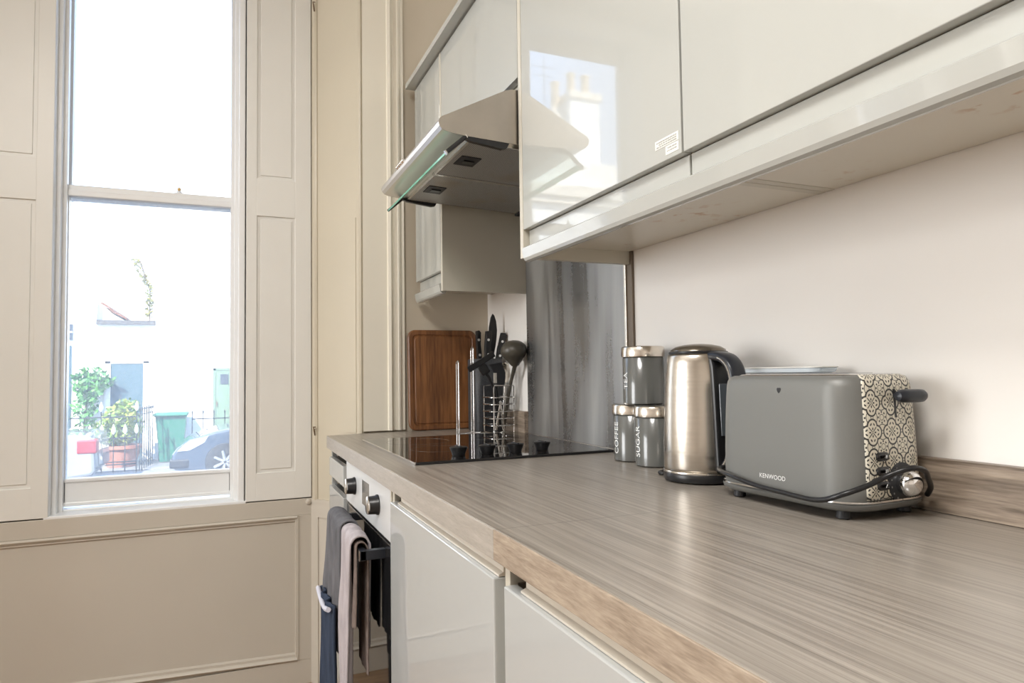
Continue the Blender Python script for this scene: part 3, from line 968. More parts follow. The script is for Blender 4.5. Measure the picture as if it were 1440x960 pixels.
pts = [(xm_ - .002, p[1], pts[0][2] + (pts[-1][2] - pts[0][2]) * k / 24 - .016 * math.sin(k / 24 * PI)) for k, p in enumerate(pts)]
bd = MB().tube(pts, .0062, 8).build('hem_loop', M['towel_band'], tt)
bd['label'] = 'pale hem loop across the towel'

# ------------------------------------------------------------ chopping board
def rrect(x0, x1, z0, z1, r, n=8, bow=0.0):
    pts = []
    for cx, cz, a0 in ((x1 - r, z1 - r, 0), (x0 + r, z1 - r, 90), (x0 + r, z0 + r, 180), (x1 - r, z0 + r, 270)):
        for k in range(n + 1):
            a = math.radians(a0 + 90 * k / n)
            pts.append((cx + r * math.cos(a), cz + r * math.sin(a)))
    if bow:
        xm, hw = (x0 + x1) / 2, (x1 - x0) / 2
        pts = [(x, z + (bow * (1 - ((x - xm) / hw) ** 2) if z > z0 + (z1 - z0) * .5 else 0)) for x, z in pts]
    return pts
t = thing('chopping_board', 'reddish brown wooden chopping board leaning against the end wall', 'chopping board', (.73, 2.365, .9005))
x0, x1, z0, z1 = .6045, .862, .9015, 1.255
rings = []
for ins, y in ((.004, .018), (0, .014), (0, .004), (.004, 0), (.016, 0), (.0185, .003), (.0225, .003), (.025, 0)):
    rings.append([(x, y + 2.353 + (z - z0) * .045, z) for x, z in rrect(x0 + ins, x1 - ins, z0 + ins, z1 - ins, .026 - min(ins, .014) * .8, 8, .006)])
MB().loft(rings).build('board', M['board'], t, sharp=30)

# --------------------------------------------------------- knife block, etc.
t = thing('knife_block', 'speckled charcoal knife block with black handled knives, by the end wall', 'knife block', (.855, 2.24, .9005))
ring = lambda ins, z: [(x, y, z) for x, y in rrect(.797 + ins, .9005 - ins, 2.195 + ins, 2.300 - ins, .022, 6)]
MB().loft([ring(.002, .9015), ring(0, .904), ring(0, 1.146), ring(.003, 1.150), ring(.010, 1.150), ring(.012, 1.135)]).build('block', M['block'], t)
def knife(x, y, z, lean, label, L=.115, w=.013, rot=0.0):
    k = thing('knife', label, 'knife', (x, y, z))
    prof = [(-w * .8, 0), (w * .8, 0), (w * .9, L * .3), (w * .75, L * .6), (w * 1.15, L * .93), (w * .5, L), (-w * .6, L * .98), (-w * .85, L * .5)]
    Rm = Matrix.Rotation(rot, 3, 'Z') @ Matrix.Rotation(lean, 3, 'Y')
    m = MB(); m.prism(prof, 1, -.008, .008, .003)
    for v in m.bm.verts: v.co = Rm @ v.co
    m.build('handle', M['black'], k, world=False)
    for q in (.28, .72):
        c = Rm @ Vector((0, -.0078, L * q))
        MB().lathe([(.0045, 0), (.0045, .0012), (.0001, .0016)], c, 12, False, tuple(Rm @ Vector((0, -1, 0)))).build('rivet', M['rivet'], k, world=False)
    m = MB(); m.box(-w * .9, w * .6, -.0012, .0012, -.03, .0)
    for v in m.bm.verts: v.co = Rm @ v.co
    m.build('blade', M['satin'], k, world=False)
    return k
knife(.846, 2.215, 1.132, .02, 'black riveted knife upright in the block, just left of the tall black paddle')
knife(.882, 2.212, 1.128, .20, 'black riveted knife leaning right in the block, beside the ladle')
knife(.830, 2.250, 1.130, -.06, 'plain black knife handle at the back of the block, nearest the chopping board', .120, .010)
t = thing('serving_spoon', 'tall black paddle shaped spoon rising highest from the knife block', 'spoon', (.866, 2.235, 1.13))
m = MB()
prof = [(-.010, 0), (.006, 0), (.010, .04), (.016, .085), (.017, .12), (.012, .152), (.004, .172), (-.002, .178), (-.008, .165), (-.013, .130), (-.014, .09), (-.012, .05)]
m.prism([(x + z * .06, z) for x, z in prof], 1, -.004, .004, .0015)
m.build('paddle', M['black_soft'], t, world=False)

t = thing('utensil_basket', 'chrome wire utensil basket standing beside the hob', 'utensil basket', (.858, 2.115, .9005))
bx0, bx1, by0, by1 = .812, .895, 2.088, 2.178
for k, z in enumerate((.9275, .9505, .9735, .9965, 1.0195)):
    MB().tube([(x, y, z) for x, y in rrect(bx0 - .004, bx1 + .004, by0 - .004, by1 + .004, .020, 6)], .0017, 6, closed=True).build('wire_ring', M['chrome'], t)
for y in (by0, by1):
    MB().tube([(bx0 + .006, y, .904), (bx0 + .006, y, 1.055), (bx0 + .009, y, 1.059), (bx1 - .009, y, 1.059), (bx1 - .006, y, 1.055), (bx1 - .006, y, .904)], .0023, 6).build('wire_frame', M['chrome'], t)
MB().loft([[(x, y, z) for x, y in rrect(bx0 - i, bx1 + i, by0 - i, by1 + i, .018, 6)] for i, z in ((-.002, .9012), (.0, .9025), (.0, .9050), (-.002, .9062))]).build('drip_tray', M['satin'], t)

t = thing('napkin_stand', 'chrome wire stand of two upright loops on the worktop, next to the utensil basket', 'wire stand', (.74, 2.12, .9005))
for x, y, h in ((.700, 2.105, 1.140), (.7575, 2.125, 1.186)):
    n = 8; wv = .022
    pts = [(x, y - wv / 2, .9030)] + [(x, y - wv / 2 * math.cos(PI * k / n), h - wv / 2 + wv / 2 * math.sin(PI * k / n)) for k in range(n + 1)] + [(x, y + wv / 2, .9030)]
    MB().tube(pts, .0024, 8).build('upright_loop', M['chrome'], t)
MB().tube([(.697, 2.088, .9035), (.760, 2.094, .9035), (.798, 2.098, .9035)], .003, 8).build('base_wire', M['chrome'], t)
MB().tube([(.700, 2.121, .9035), (.7575, 2.142, .9035), (.79, 2.145, .9035)], .003, 8).build('base_wire', M['chrome'], t)

t = thing('ladle', 'olive grey nylon ladle with its bowl up, in front of the splashback edge', 'ladle', (.885, 2.12, .91))
m = MB()
hd = [(.872, 2.135, .915), (.876, 2.115, 1.0), (.8795, 2.085, 1.075), (.8815, 2.06, 1.12), (.8825, 2.05, 1.135)]
m.tube(hd, [.0045, .0055, .0058, .0072, .011], 10)
m.build('handle', M['olive'], t)
m = MB()
R = .0430
prof = [(.012, -.050), (.018, -.042)] + [(R * math.cos(a) ** .9, R * math.sin(a) * .78) for a in [math.radians(d) for d in range(-42, 86, 8)]] + [(.0005, R * .79)]
m.lathe(prof, (.8730, 2.045, 1.172), 32, True, (-.10, -.05, .98))
for v in m.bm.verts:
    if v.co.z > 1.145 and v.co.x > .873: v.co.x = .873 + (v.co.x - .873) * 1.0
m.build('bowl', M['olive'], t)

t = thing('spatula', 'black nylon spatula tilted left out of the wire basket', 'spatula', (.84, 2.13, .91))
MB().tube([(.850, 2.135, .915), (.838, 2.115, .99), (.822, 2.094, 1.045), (.803, 2.088, 1.085), (.788, 2.087, 1.105)], [.004, .0045, .005, .005, .006], 8).build('handle', M['black'], t)
m = MB()
m.box(-.052, .052, -.003, .003, -.010, .010, .003)
Rm = Matrix.Rotation(math.radians(-30), 3, 'Y')
for v in m.bm.verts: v.co = Rm @ v.co + Vector((.775, 2.085, 1.137))
m.box(.770, .800, 2.082, 2.092, 1.095, 1.128, .003, rot=Matrix.Rotation(math.radians(-32), 3, 'Y'))
m.build('blade', M['black'], t)
t = thing('turner', 'black slotted turner with a pale glint strip, upright in the wire basket', 'turner', (.84, 2.13, .91))
MB().tube([(.858, 2.13, .915), (.848, 2.125, 1.0), (.838, 2.115, 1.06)], .005, 8).build('handle', M['black'], t)
m = MB(); m.prism([(.808, 1.128), (.826, 1.098), (.828, 1.065), (.838, 1.055), (.862, 1.058), (.866, 1.10), (.852, 1.135)], 1, 2.100, 2.106, .002); m.build('blade', M['black_soft'], t)
m = MB(); m.box(.8215, .8330, 2.0965, 2.0995, 1.066, 1.101, .001); m.build('glint_strip', M['satin'], t)  # pale strip put in for a reflected glint
t = thing('steel_spoon', 'shiny steel serving spoon behind the ladle in the wire basket', 'spoon', (.87, 2.15, .91))
m = MB(); m.lathe([(.0005, -.036), (.012, -.030), (.019, -.010), (.019, .010), (.013, .028), (.0005, .036)], (.878, 2.135, 1.10), 20, False)
for v in m.bm.verts: v.co.y = 2.135 + (v.co.y - 2.135) * .3
m.build('bowl', M['lid'], t)
MB().tube([(.872, 2.15, .915), (.877, 2.14, 1.0), (.878, 2.135, 1.066)], .0042, 8).build('handle', M['satin'], t)
t = thing('tongs', 'steel tongs standing low inside the wire basket', 'tongs', (.85, 2.12, .91))
for a, b_ in (((.834, 2.11, .912), (.848, 2.105, 1.0)), ((.862, 2.112, .912), (.848, 2.108, 1.0))):
    MB().tube([a, b_], [.0045, .0035], 8, flat=.4).build('arm', M['satin'], t)
MB().lathe([(.0001, -.006), (.006, 0), (.0001, .006)], (.848, 2.106, 1.003), 12, False).build('hinge', M['rivet'], t)

# ---------------------------------------------------------------- canisters
def canister(x, y, z, word, rot, label):
    r, h = .0445, .1005
    t = thing('storage_canister', label, 'canister', (x, y, z), 0.0, 'matching kitchen canisters')
    MB().lathe([(r - .003, .0005), (r, .0030), (r, h), (r - .002, h + .002)], (0, 0, 0), 56).build('body', M['canister'], t, world=False)
    MB().lathe([(r - .001, h + .0022), (r + .0022, h + .0030), (r + .0026, h + .006), (r + .0022, h + .0225), (r + .0006, h + .0250), (r - .003, h + .0258), (.0005, h + .0262)], (0, 0, 0), 56).build('lid', M['lid'], t, world=False)
    me = text_mesh(word, .0205, .0)
    zc = .052
    rr = r + .0004
    link_mesh('lettering', me, M['print'], t, lambda a, b, c: (rr * math.cos(rot - b / rr), rr * math.sin(rot - b / rr), zc + a), 1)
    return t
# bearing from the can toward the camera is about 237 degrees
canister(.8525, 1.3190, .9003, 'COFFEE', math.radians(237 - 56), 'slate grey canister lettered COFFEE, on the worktop beside the splashback')
canister(.8455, 1.2215, .9003, 'SUGAR', math.radians(235 - 56), 'slate grey canister lettered SUGAR, standing next to the kettle')
canister(.8495, 1.2700, 1.0268, 'TEA', math.radians(236 - 57), 'slate grey canister lettered TEA, stacked on top of the other two')

# ------------------------------------------------------------------- kettle
KX, KY = .8035, 1.022
hd = math.radians(-92)                     # bearing of the handle
t = thing('kettle', 'brushed steel electric kettle with black handle and base', 'kettle', (KX, KY, .9003), hd)
k = MB().lathe([(.060, .001), (.0655, .003), (.067, .008), (.067, .016), (.0645, .0195), (.062, .0200)], (0, 0, 0), 64).build('power_base', M['black'], t, world=False)
prof = [(.0640, .0215), (.0652, .0225), (.0658, .026), (.0655, .060), (.0643, .100), (.0622, .145), (.0597, .185), (.0572, .212), (.0552, .224), (.0535, .2275), (.0505, .2285)]
MB().lathe(prof, (0, 0, 0), 72).build('body', M['kettle'], t, world=False)
MB().lathe([(.0668, .0170), (.0672, .0186), (.0665, .0205), (.0640, .0212)], (0, 0, 0), 64, False).build('base_ring', M['trim_metal'], t, world=False)
ld = MB().lathe([(.0515, .2275), (.0530, .2300), (.0525, .2325), (.0500, .2335)], (0, 0, 0), 64, False).build('lid_rim', M['black'], t, world=False)
MB().lathe([(.0500, .2320), (.0490, .2365), (.0400, .2420), (.025, .2455), (.010, .2468), (.0005, .2470)], (0, 0, 0), 64, False).build('lid', M['kettle_top'], t, world=False)
# handle: grip strap with hinge block, local x points outward
m = MB()
path = [(.046, .2230), (.066, .2225), (.086, .2165), (.1010, .2020), (.1075, .178), (.1090, .150), (.1070, .120), (.1020, .092), (.0945, .066), (.0840, .044), (.0700, .0300)]
def sm(P, n):
    out = []
    for i in range(len(P) - 1):
        p0, p1, p2, p3 = P[max(i - 1, 0)], P[i], P[i + 1], P[min(i + 2, len(P) - 1)]
        for j in range(n):
            s = j / n
            out.append(tuple(.5 * ((2 * p1[d]) + (-p0[d] + p2[d]) * s + (2 * p0[d] - 5 * p1[d] + 4 * p2[d] - p3[d]) * s * s + (-p0[d] + 3 * p1[d] - 3 * p2[d] + p3[d]) * s ** 3) for d in range(len(p1))))
    out.append(tuple(P[-1]))
    return out
path = sm(path, 4)
rings = []
nn = len(path)
for i, (x, z) in enumerate(path):
    x2, z2 = path[min(i + 1, nn - 1)]; x1, z1 = path[max(i - 1, 0)]
    tx, tz = x2 - x1, z2 - z1
    l = math.hypot(tx, tz); tx /= l; tz /= l
    nx, nz = -tz, tx
    if nx * 1 + nz * .2 < 0: nx, nz = -nx, -nz
    s = i / (nn - 1)
    wd = .0165 * (1 - .42 * s) + .002
    th = .0070 * (1 - .35 * s) + .002
    ring = []
    for kk in range(16):
        a = 2 * PI * kk / 16
        ca, sa = math.cos(a), math.sin(a)
        ca = math.copysign(abs(ca) ** .6, ca); sa = math.copysign(abs(sa) ** .6, sa)
        ring.append((x + nx * th * ca, wd * sa, z + nz * th * ca))
    rings.append(ring)
ho = MB().loft(rings).build('handle', M['navyblack'], t, world=False, sharp=50)
m = MB()
m.prism([(.0600, .030), (.0655, .022), (.0735, .026), (.0715, .06), (.0690, .12), (.0665, .17), (.0640, .205), (.058, .222), (.050, .224), (.050, .16)], 1, -.0175, .0175, .004)
m.build('handle_spine', M['black'], t, world=False)
m = MB()
m.box(.0695, .0712, -.0085, .0085, .085, .175, .0008, rot=Matrix.Rotation(math.radians(-2.2), 3, 'Y'))
m.build('water_gauge', M['water_window'], t, world=False)
m = MB()
m.box(.079, .098, -.0115, .0115, .2100, .2170, .003, rot=Matrix.Rotation(math.radians(36), 3, 'Y'))
m.build('lid_button', M['black'], ho, world=False)
rings = []
for i, (x, z) in enumerate(path[8:]):
    x2, z2 = path[min(i + 9, nn - 1)]; x1, z1 = path[i + 7]
    tx, tz = x2 - x1, z2 - z1; l = math.hypot(tx, tz); tx /= l; tz /= l
    nx, nz = tz, -tx
    if nx < 0 and nz < 0.5: nx, nz = -nx, -nz
    rings.append((x, z, nx, nz))
m = MB()
for sgn in (-1,):
    pts = []
    for i, (x, z) in enumerate(path[6:]):
        s = (i + 6) / (nn - 1)
        wd = .0165 * (1 - .42 * s) + .002
        pts.append((x, sgn * wd * .97, z))
    m.tube(pts, [.0016] * len(pts), 6)
m.build('handle_inlay', M['satin'], ho, world=False)
m = MB()
pts = sm([(-.062, -.020, .004), (-.075, -.034, .0045), (-.090, -.030, .0040), (-.098, -.010, .0040), (-.092, .012, .0040), (-.075, .030, .0040), (-.060, .032, .005)], 5)
m.tube(pts, .0034, 8)
m.build('power_cord', M['black'], t, world=False)

# ------------------------------------------------------------------ toaster
TX, TY = .8160, .7740
TL, TW = .256, .160            # length along y, width along x
t = thing('toaster', 'slate grey two slice toaster with a black and cream patterned end', 'toaster', (TX, TY, .9003), math.radians(2.0))
def tring(ins, z, ext=0.0, nc=10, ns=6, r=.044):
    """rounded rectangle ring, anticlockwise from the middle of the +x side"""
    a, b = TW / 2 - ins + ext, TL / 2 - ins + ext
    rr = max(.008, r - ins * .5 + ext)
    pts = []
    cs = [(a - rr, b - rr, 0), (-a + rr, b - rr, 90), (-a + rr, -b + rr, 180), (a - rr, -b + rr, 270)]
    for ci, (cx, cy, a0) in enumerate(cs):
        arc = [(cx + rr * math.cos(math.radians(a0 + 90 * k / nc)), cy + rr * math.sin(math.radians(a0 + 90 * k / nc))) for k in range(nc + 1)]
        nx_, ny_, na = cs[(ci + 1) % 4]
        q0 = arc[-1]; q1 = (nx_ + rr * math.cos(math.radians(na)), ny_ + rr * math.sin(math.radians(na)))
        pts += arc + [(q0[0] + (q1[0] - q0[0]) * k / ns, q0[1] + (q1[1] - q0[1]) * k / ns) for k in range(1, ns)]
    return [(x, y, z) for x, y in pts]
LV = [(.0005, .0240), (0, .032), (.0008, .078), (.0020, .118), (.0038, .158), (.0048, .173), (.0062, .181), (.0095, .1865), (.0150, .1890), (.024, .1895)]
MB().loft([tring(i, z) for i, z in LV], cap=True).build('shell', M['toaster'], t, world=False, sharp=50)
# skirt and chrome line
MB().loft([tring(i, z, .004) for i, z in ((.030, .0085), (.016, .0094), (.006, .0122), (.0010, .0162), (.0, .0205), (.002, .0222))]).build('base_skirt', M['toaster'], t, world=False, sharp=50)
MB().loft([tring(i, z, .0035) for i, z in ((.003, .0219), (.0003, .0226), (.0003, .0249), (.004, .0256))], cap=False).build('chrome_line', M['chrome'], t, world=False, sharp=60)
for fx, fy in ((-.060, -.098), (-.060, .092), (.052, -.104), (.052, .092)):
    MB().lathe([(.0075, 0), (.0095, .0015), (.0085, .0115)], (fx, fy, 0), 20).build('foot', M['black_soft'], t, world=False)
# patterned end panel: follows the shell around the end that faces the camera
base = tring(0, 0)
N = len(base)
idx = [k for k in range(N) if base[k][1] < -TL / 2 + .030 and base[k][0] > -.0520]
idx.sort(key=lambda k: math.atan2(base[k][1] + TL / 2 - .2, base[k][0]))
s = [0.0]
for a, b_ in zip(idx, idx[1:]):
    s.append(s[-1] + math.hypot(base[b_][0] - base[a][0], base[b_][1] - base[a][1]))
arcs = dict(zip(idx, s))
pm = MB()
lay = pm.bm.loops.layers.uv.new('UVMap')
rows = []
PLV = [(.0005, .0264)] + LV[1:9] + [(.0150, .1892)]
zlen = 0.0
prev = None
for i, z in PLV:
    if prev: zlen += math.hypot(i - prev[0], z - prev[1])
    prev = (i, z)
    rg = tring(i, z, .0012)
    rows.append(([pm.bm.verts.new((rg[k][0], rg[k][1], rg[k][2] + (.0008 if z > .182 else 0))) for k in idx], zlen))
for (ra, za), (rb, zb_) in zip(rows, rows[1:]):
    for j in range(len(idx) - 1):
        f = pm.bm.faces.new((ra[j], ra[j + 1], rb[j + 1], rb[j]))
        for l, uvv in zip(f.loops, ((s[j], za), (s[j + 1], za), (s[j + 1], zb_), (s[j], zb_))):
            l[lay].uv = (uvv[0] + .0055, uvv[1] + .0085)
po = pm.build('patterned_panel', M['pattern'], t, world=False, sharp=60)
po['label'] = 'cream end panel with black tile pattern'
md = po.modifiers.new('thickness', 'SOLIDIFY'); md.thickness = .0018; md.offset = -1
ye = -TL / 2 - .0012                        # outer face of the panel (at the bottom)
def yface(z): return ye + (.0008 if z < .09 else .0008 + (z - .08) * .037)
# slot for the lever
MB().prism([(yface(.055) - .0004, .055), (yface(.170) - .0004, .170), (yface(.170) + .002, .170), (yface(.055) + .002, .055)], 0, .0095, .0140).build('lever_slot', M['black'], t, world=False)
m = MB()
zl = .1610
m.tube([(.0118, yface(zl) + .004, zl), (.0118, yface(zl) - .010, zl)], .003, 8)
pts = [(.0118 - .005 + k * .0001, 0, 0) for k in range(2)]
m.lathe([(.0001, -.0245), (.006, -.0230), (.0085, -.018), (.009, -.010), (.009, .010), (.0085, .018), (.006, .0225), (.0001, .0240)], (.0205, yface(zl) - .018, zl), 20, False, (1, -.12, 0))
m.build('lever', M['navyblack'], t, world=False)
# browning dial and chrome knob
zc, xc = .0400 + .006, .0150
m = MB(); m.lathe([(.0265, -.001), (.0265, .0012), (.024, .0022), (.0001, .0024)], (xc, yface(zc), zc), 40, False, (0, -1, 0))
dl = m.build('browning_dial', M['black_soft'], t, world=False)
m = MB()
for k in range(7):
    a = math.radians(120 + k * 24)
    m.box(xc + .0225 * math.cos(a) - .0007, xc + .0225 * math.cos(a) + .0007, yface(zc) - .0030, yface(zc) - .0022, zc + .0225 * math.sin(a) - .0012, zc + .0225 * math.sin(a) + .0012)
m.build('dial_marks', M['display'], dl, world=False)
MB().lathe([(.0145, .002), (.0160, .006), (.0170, .011), (.0168, .0145), (.0150, .0195), (.0110, .0235), (.0055, .0255), (.0003, .0260)], (xc, yface(zc), zc), 36, False, (0, -1, 0)).build('chrome_knob', M['chrome'], dl, world=False)
for z, kind in ((.0820, 'snow'), (.0630, 'bars'), (.0440, 'tri')):
    xb = -.0215
    m = MB(); m.loft([[(x, yface(z) - d, zz) for x, zz in rrect(xb - .0115 + i, xb + .0115 - i, z - .0058 + i, z + .0058 - i, .0055 - i * .5, 6)] for i, d in ((0, -.001), (0, .0018), (.0012, .0030), (.004, .0032))])
    bo = m.build('push_button', M['black'], t, world=False)
    m = MB(); yy = yface(z) - .0036; xs = xb + .0045
    if kind == 'snow':
        for a in (0, 60, 120):
            ca, sa = math.cos(math.radians(a)) * .0026, math.sin(math.radians(a)) * .0026
            m.tube([(xs - ca, yy, z - sa), (xs + ca, yy, z + sa)], .0003, 5)
    elif kind == 'bars':
        for q in (-.0018, 0, .0018):
            m.tube([(xs - .002, yy, z + q), (xs + .002, yy, z + q)], .00035, 5)
        m.tube([(xs - .002, yy, z - .0026), (xs - .002, yy, z + .0026)], .0003, 5); m.tube([(xs + .002, yy, z - .0026), (xs + .002, yy, z + .0026)], .0003, 5)
    else:
        m.tube([(xs - .0026, yy, z - .0022), (xs + .0026, yy, z - .0022), (xs, yy, z + .0024)], .00035, 5, closed=True)
    m.build('symbol', M['print'], bo, world=False)
# top plate, bread slots and raised warming bars
MB().loft([tring(i, z) for i, z in ((.019, .1894), (.021, .1910), (.030, .1915))]).build('top_plate', M['chrome'], t, world=False, sharp=50)
for sx in (-.024, .024):
    MB().box(sx - .0135, sx + .0135, -.075, .085, .1905, .1919, .0004).build('bread_slot', M['black'], t, world=False)
# maker's lettering and the worn chip on the long side
me = text_mesh('KENWOOD', .0092, .0)
xs = -TW / 2 - .0006
def ins_at(z):
    for (i0, z0_), (i1, z1_) in zip(LV, LV[1:]):
        if z0_ <= z <= z1_: return i0 + (i1 - i0) * (z - z0_) / (z1_ - z0_)
    return 0
link_mesh('lettering', me, M['print'], t, lambda a, b, c: (xs + ins_at(.042 + b), .004 - a * 1.0, .0425 + b), 0)
m = MB()
m.loft([[(xs + ins_at(.1715) - d, -.009 - .0035 * rr * math.sin(2 * PI * k / 16), .1690 - .0045 * rr * (math.cos(2 * PI * k / 16) * .8 - .5 * abs(math.sin(2 * PI * k / 16)) + .3)) for k in range(16)] for rr, d in ((1, -.001), (1, .0003), (.6, .0005))])
m.build('worn_chip', M['black_soft'], t, world=False)
# cord wrapped across the front
wp = [(.800, .9130, .9400), (.768, .9125, .9400), (.745, .9020, .9383), (.7265, .860, .9370), (.7240, .8005, .9295), (.7240, .7448, .9266), (.7255, .6850, .9255), (.7330, .6506, .9376), (.7589, .6350, .9489), (.7816, .6260, .9601), (.7950, .6120, .9690), (.8096, .6050, .9718), (.8300, .6080, .9660), (.8480, .6180, .9560), (.8768, .6350, .9385), (.8900, .6500, .9250)]
rz = Matrix.Rotation(math.radians(-2.0), 3, 'Z')
pts = sm([tuple(rz @ (Vector(p) - Vector((TX, TY, .9003)))) for p in wp], 6)
MB().tube(pts, .0036, 10).build('power_cord', M['black'], t, world=False)

t = thing('clear_dish', 'clear plastic lid lying on the wall side of the toaster, just showing over its top', 'tray', (.872, .895, 1.0925))
t['label'] = 'clear shallow tray resting on the toaster top beside the wall'
MB().loft([[(x, y, z) for x, y in rrect(.842 + i, .899 - i, .790 + i, .989 - i, .016, 6)] for i, z in ((.006, 1.0925), (.002, 1.0940), (0, 1.1010), (.0012, 1.1012), (.003, 1.0946), (.007, 1.0935))]).build('tray', M['clear'], t)
MB().tube([(x, y, 1.1014) for x, y in rrect(.842, .899, .790, .989, .016, 6)], .0011, 6, closed=True).build('rim', M['paleplate'], t)

# ------------------------------------------------------- added fill: unseen lamp and blind
t = thing('ceiling_fill', 'added round white ceiling fill light over the middle of the room, behind the camera', 'ceiling light', (-.9, 0, CEIL))  # unseen fixture, added to fill the room with soft light
MB().lathe([(.50, -.06), (.53, -.055), (.53, -.005), (.45, -.0005)], (-.9, 0, CEIL), 48).build('housing', M['ceiling'], t)
MB().lathe([(.0005, -.095), (.25, -.090), (.42, -.078), (.498, -.061)], (-.9, 0, CEIL), 48, False).build('diffuser', M['fill_disc'], t)

root = sempty('window_3')  # window added on the left wall to carry fill light
f = MB()
y0, y1, z0, z1 = .7, 2.25, .75, 2.45
for a in (y0 - .08, y1):
    f.box(XL + .002, XL + .07, a, a + .08, z0 - .08, z1 + .08, .004)
f.box(XL + .002, XL + .07, y0, y1, z1, z1 + .08, .004); f.box(XL + .002, XL + .07, y0, y1, z0 - .08, z0, .004)
f.box(XL + .002, XL + .06, (y0 + y1) / 2 - .03, (y0 + y1) / 2 + .03, z0, z1, .004)
f.build('frame', M['sash'], root)
MB().box(XL + .004, XL + .012, y0, y1, z0, z1).build('fill_glow_panel', M['fill_panel'], root)

# ------------------------------------------------------------------ outside
GZ = -.78
struct(MB().box(-30, 16, 2.9, 16.1, GZ - .3, GZ - .02).build('street', M['asphalt']))
struct(MB().box(-30, 16, 16.1, 40, GZ - .3, GZ).build('pavement', M['pavement']))
def house(name, label, x0, x1, y0, y1, z1, parts):
    t = thing(name, label, 'house', ((x0 + x1) / 2, y0, GZ))
    MB().box(x0, x1, y0, y1, GZ, z1).build('wall', M['render'], t)
    for nm, mb, mat in parts:
        mb.build(nm, M[mat], t)
    return t
FY = 18.0
h = house('low_house', 'low white rendered house with blue door across the street', -4.6, -1.435, FY, 24, 2.36, [
    ('parapet', MB().box(-2.64, -1.435, FY - .08, 24, 2.34, 2.44), 'stone'),
    ('front_door', MB().box(-2.34, -1.69, FY - .03, FY + .05, GZ, 1.44), 'bluedoor'),
    ('door_surround', MB().box(-2.46, -2.345, FY - .05, FY + .02, GZ, 1.50).box(-1.685, -1.575, FY - .05, FY + .02, GZ, 1.50).box(-2.46, -1.575, FY - .05, FY + .02, 1.445, 1.50), 'render'),
    ('side_door', MB().box(-3.75, -3.12, FY - .03, FY + .05, GZ, 1.86), 'bluedoor'),
    ('window', MB().box(-3.75, -3.10, FY - .03, FY + .05, 1.98, 2.34), 'darkpane'),
    ('window_bar', MB().box(-3.75, -3.10, FY - .05, FY - .03, 2.14, 2.18).box(-3.24, -3.20, FY - .05, FY - .03, 1.98, 2.34), 'render'),
    ('gable_wall', MB().box(-4.6, -2.64, FY, 24, 2.36, 2.86), 'render'),
    ('roof_slope', MB().prism([(-2.64, 2.44), (-2.64, 2.84), (-2.52, 2.78), (-2.34, 2.60), (-2.10, 2.45), (-2.10, 2.42)], 1, FY + .15, 22), 'brickwhite'),
    ('roof_tiles', MB().prism([(-2.58, 2.83), (-2.48, 2.77), (-2.33, 2.62), (-2.05, 2.47), (-2.05, 2.50), (-2.30, 2.66), (-2.46, 2.81), (-2.56, 2.87)], 1, FY + .10, 22), 'roof')])
h = house('tall_house', 'tall white rendered house with sage green door across the street', -1.43, 6, FY - .10, 26, 5.6, [
    ('front_door', MB().box(-.135, .70, FY - .13, FY - .02, GZ, 1.26), 'greendoor'),
    ('door_pane', MB().box(-.04, .14, FY - .14, FY - .03, .93, 1.17), 'darkpane'),
    ('door_surround', MB().box(-.20, -.14, FY - .14, FY - .05, GZ, 1.31).box(-.20, .8, FY - .14, FY - .05, 1.265, 1.32), 'greendoor'),
    ('string_course', MB().box(-1.43, 6, FY - .14, FY - .06, 2.46, 2.50), 'render'),
    ('door_knocker', MB().box(-.125, -.10, FY - .16, FY - .13, .42, .52), 'iron')])
h = house('terrace_house', 'tall white terrace with chimney stack, mirrored in the glossy cabinet door', -16, -4.65, FY, 26, 7.40, [
    ('cornice', MB().box(-16, -4.6, FY - .30, FY, 6.30, 6.62).box(-16, -4.6, FY - .18, FY, 6.1, 6.3), 'brickwhite'),
    ('parapet', MB().box(-16, -4.65, FY - .05, FY + .4, 6.6, 7.45), 'render')])
ch = thing('chimney_stack', 'pale chimney stack with clay pots on the terrace roof', 'chimney', (-9.1, 20, 7.46))
MB().box(-10.35, -9.25, 19.6, 20.6, 7.46, 10.25).build('stack', M['render'], ch)
MB().box(-10.42, -9.18, 19.5, 20.7, 10.15, 10.35).box(-9.25, -8.75, 19.9, 20.5, 7.46, 9.9).build('stack_cap', M['brickwhite'], ch)
MB().box(-9.25, -8.6, 19.7, 20.4, 7.46, 8.8).build('side_stack', M['brickwhite'], ch)
for k, x in enumerate((-10.1, -9.55, -8.95)):
    z = 10.3 if k < 2 else 9.9
    MB().lathe([(.17, 0), (.15, .1), (.13, .75), (.16, .8), (.16, .88), (.11, .9)], (x, 20.1, z), 16).build('chimney_pot', M['potclay'], ch)
MB().tube([(-8.6, 20.2, 8.7), (-8.6, 20.2, 11.6)], .018, 6).tube([(-9.0, 20.2, 11.3), (-8.1, 20.2, 11.3)], .010, 6).tube([(-8.9, 20.2, 11.0), (-8.2, 20.2, 11.0)], .010, 6).build('aerial', M['stone'], ch)
MB().box(-8.35, -7.55, 20, 21, 7.46, 8.55).build('low_stack', M['brickwhite'], ch)

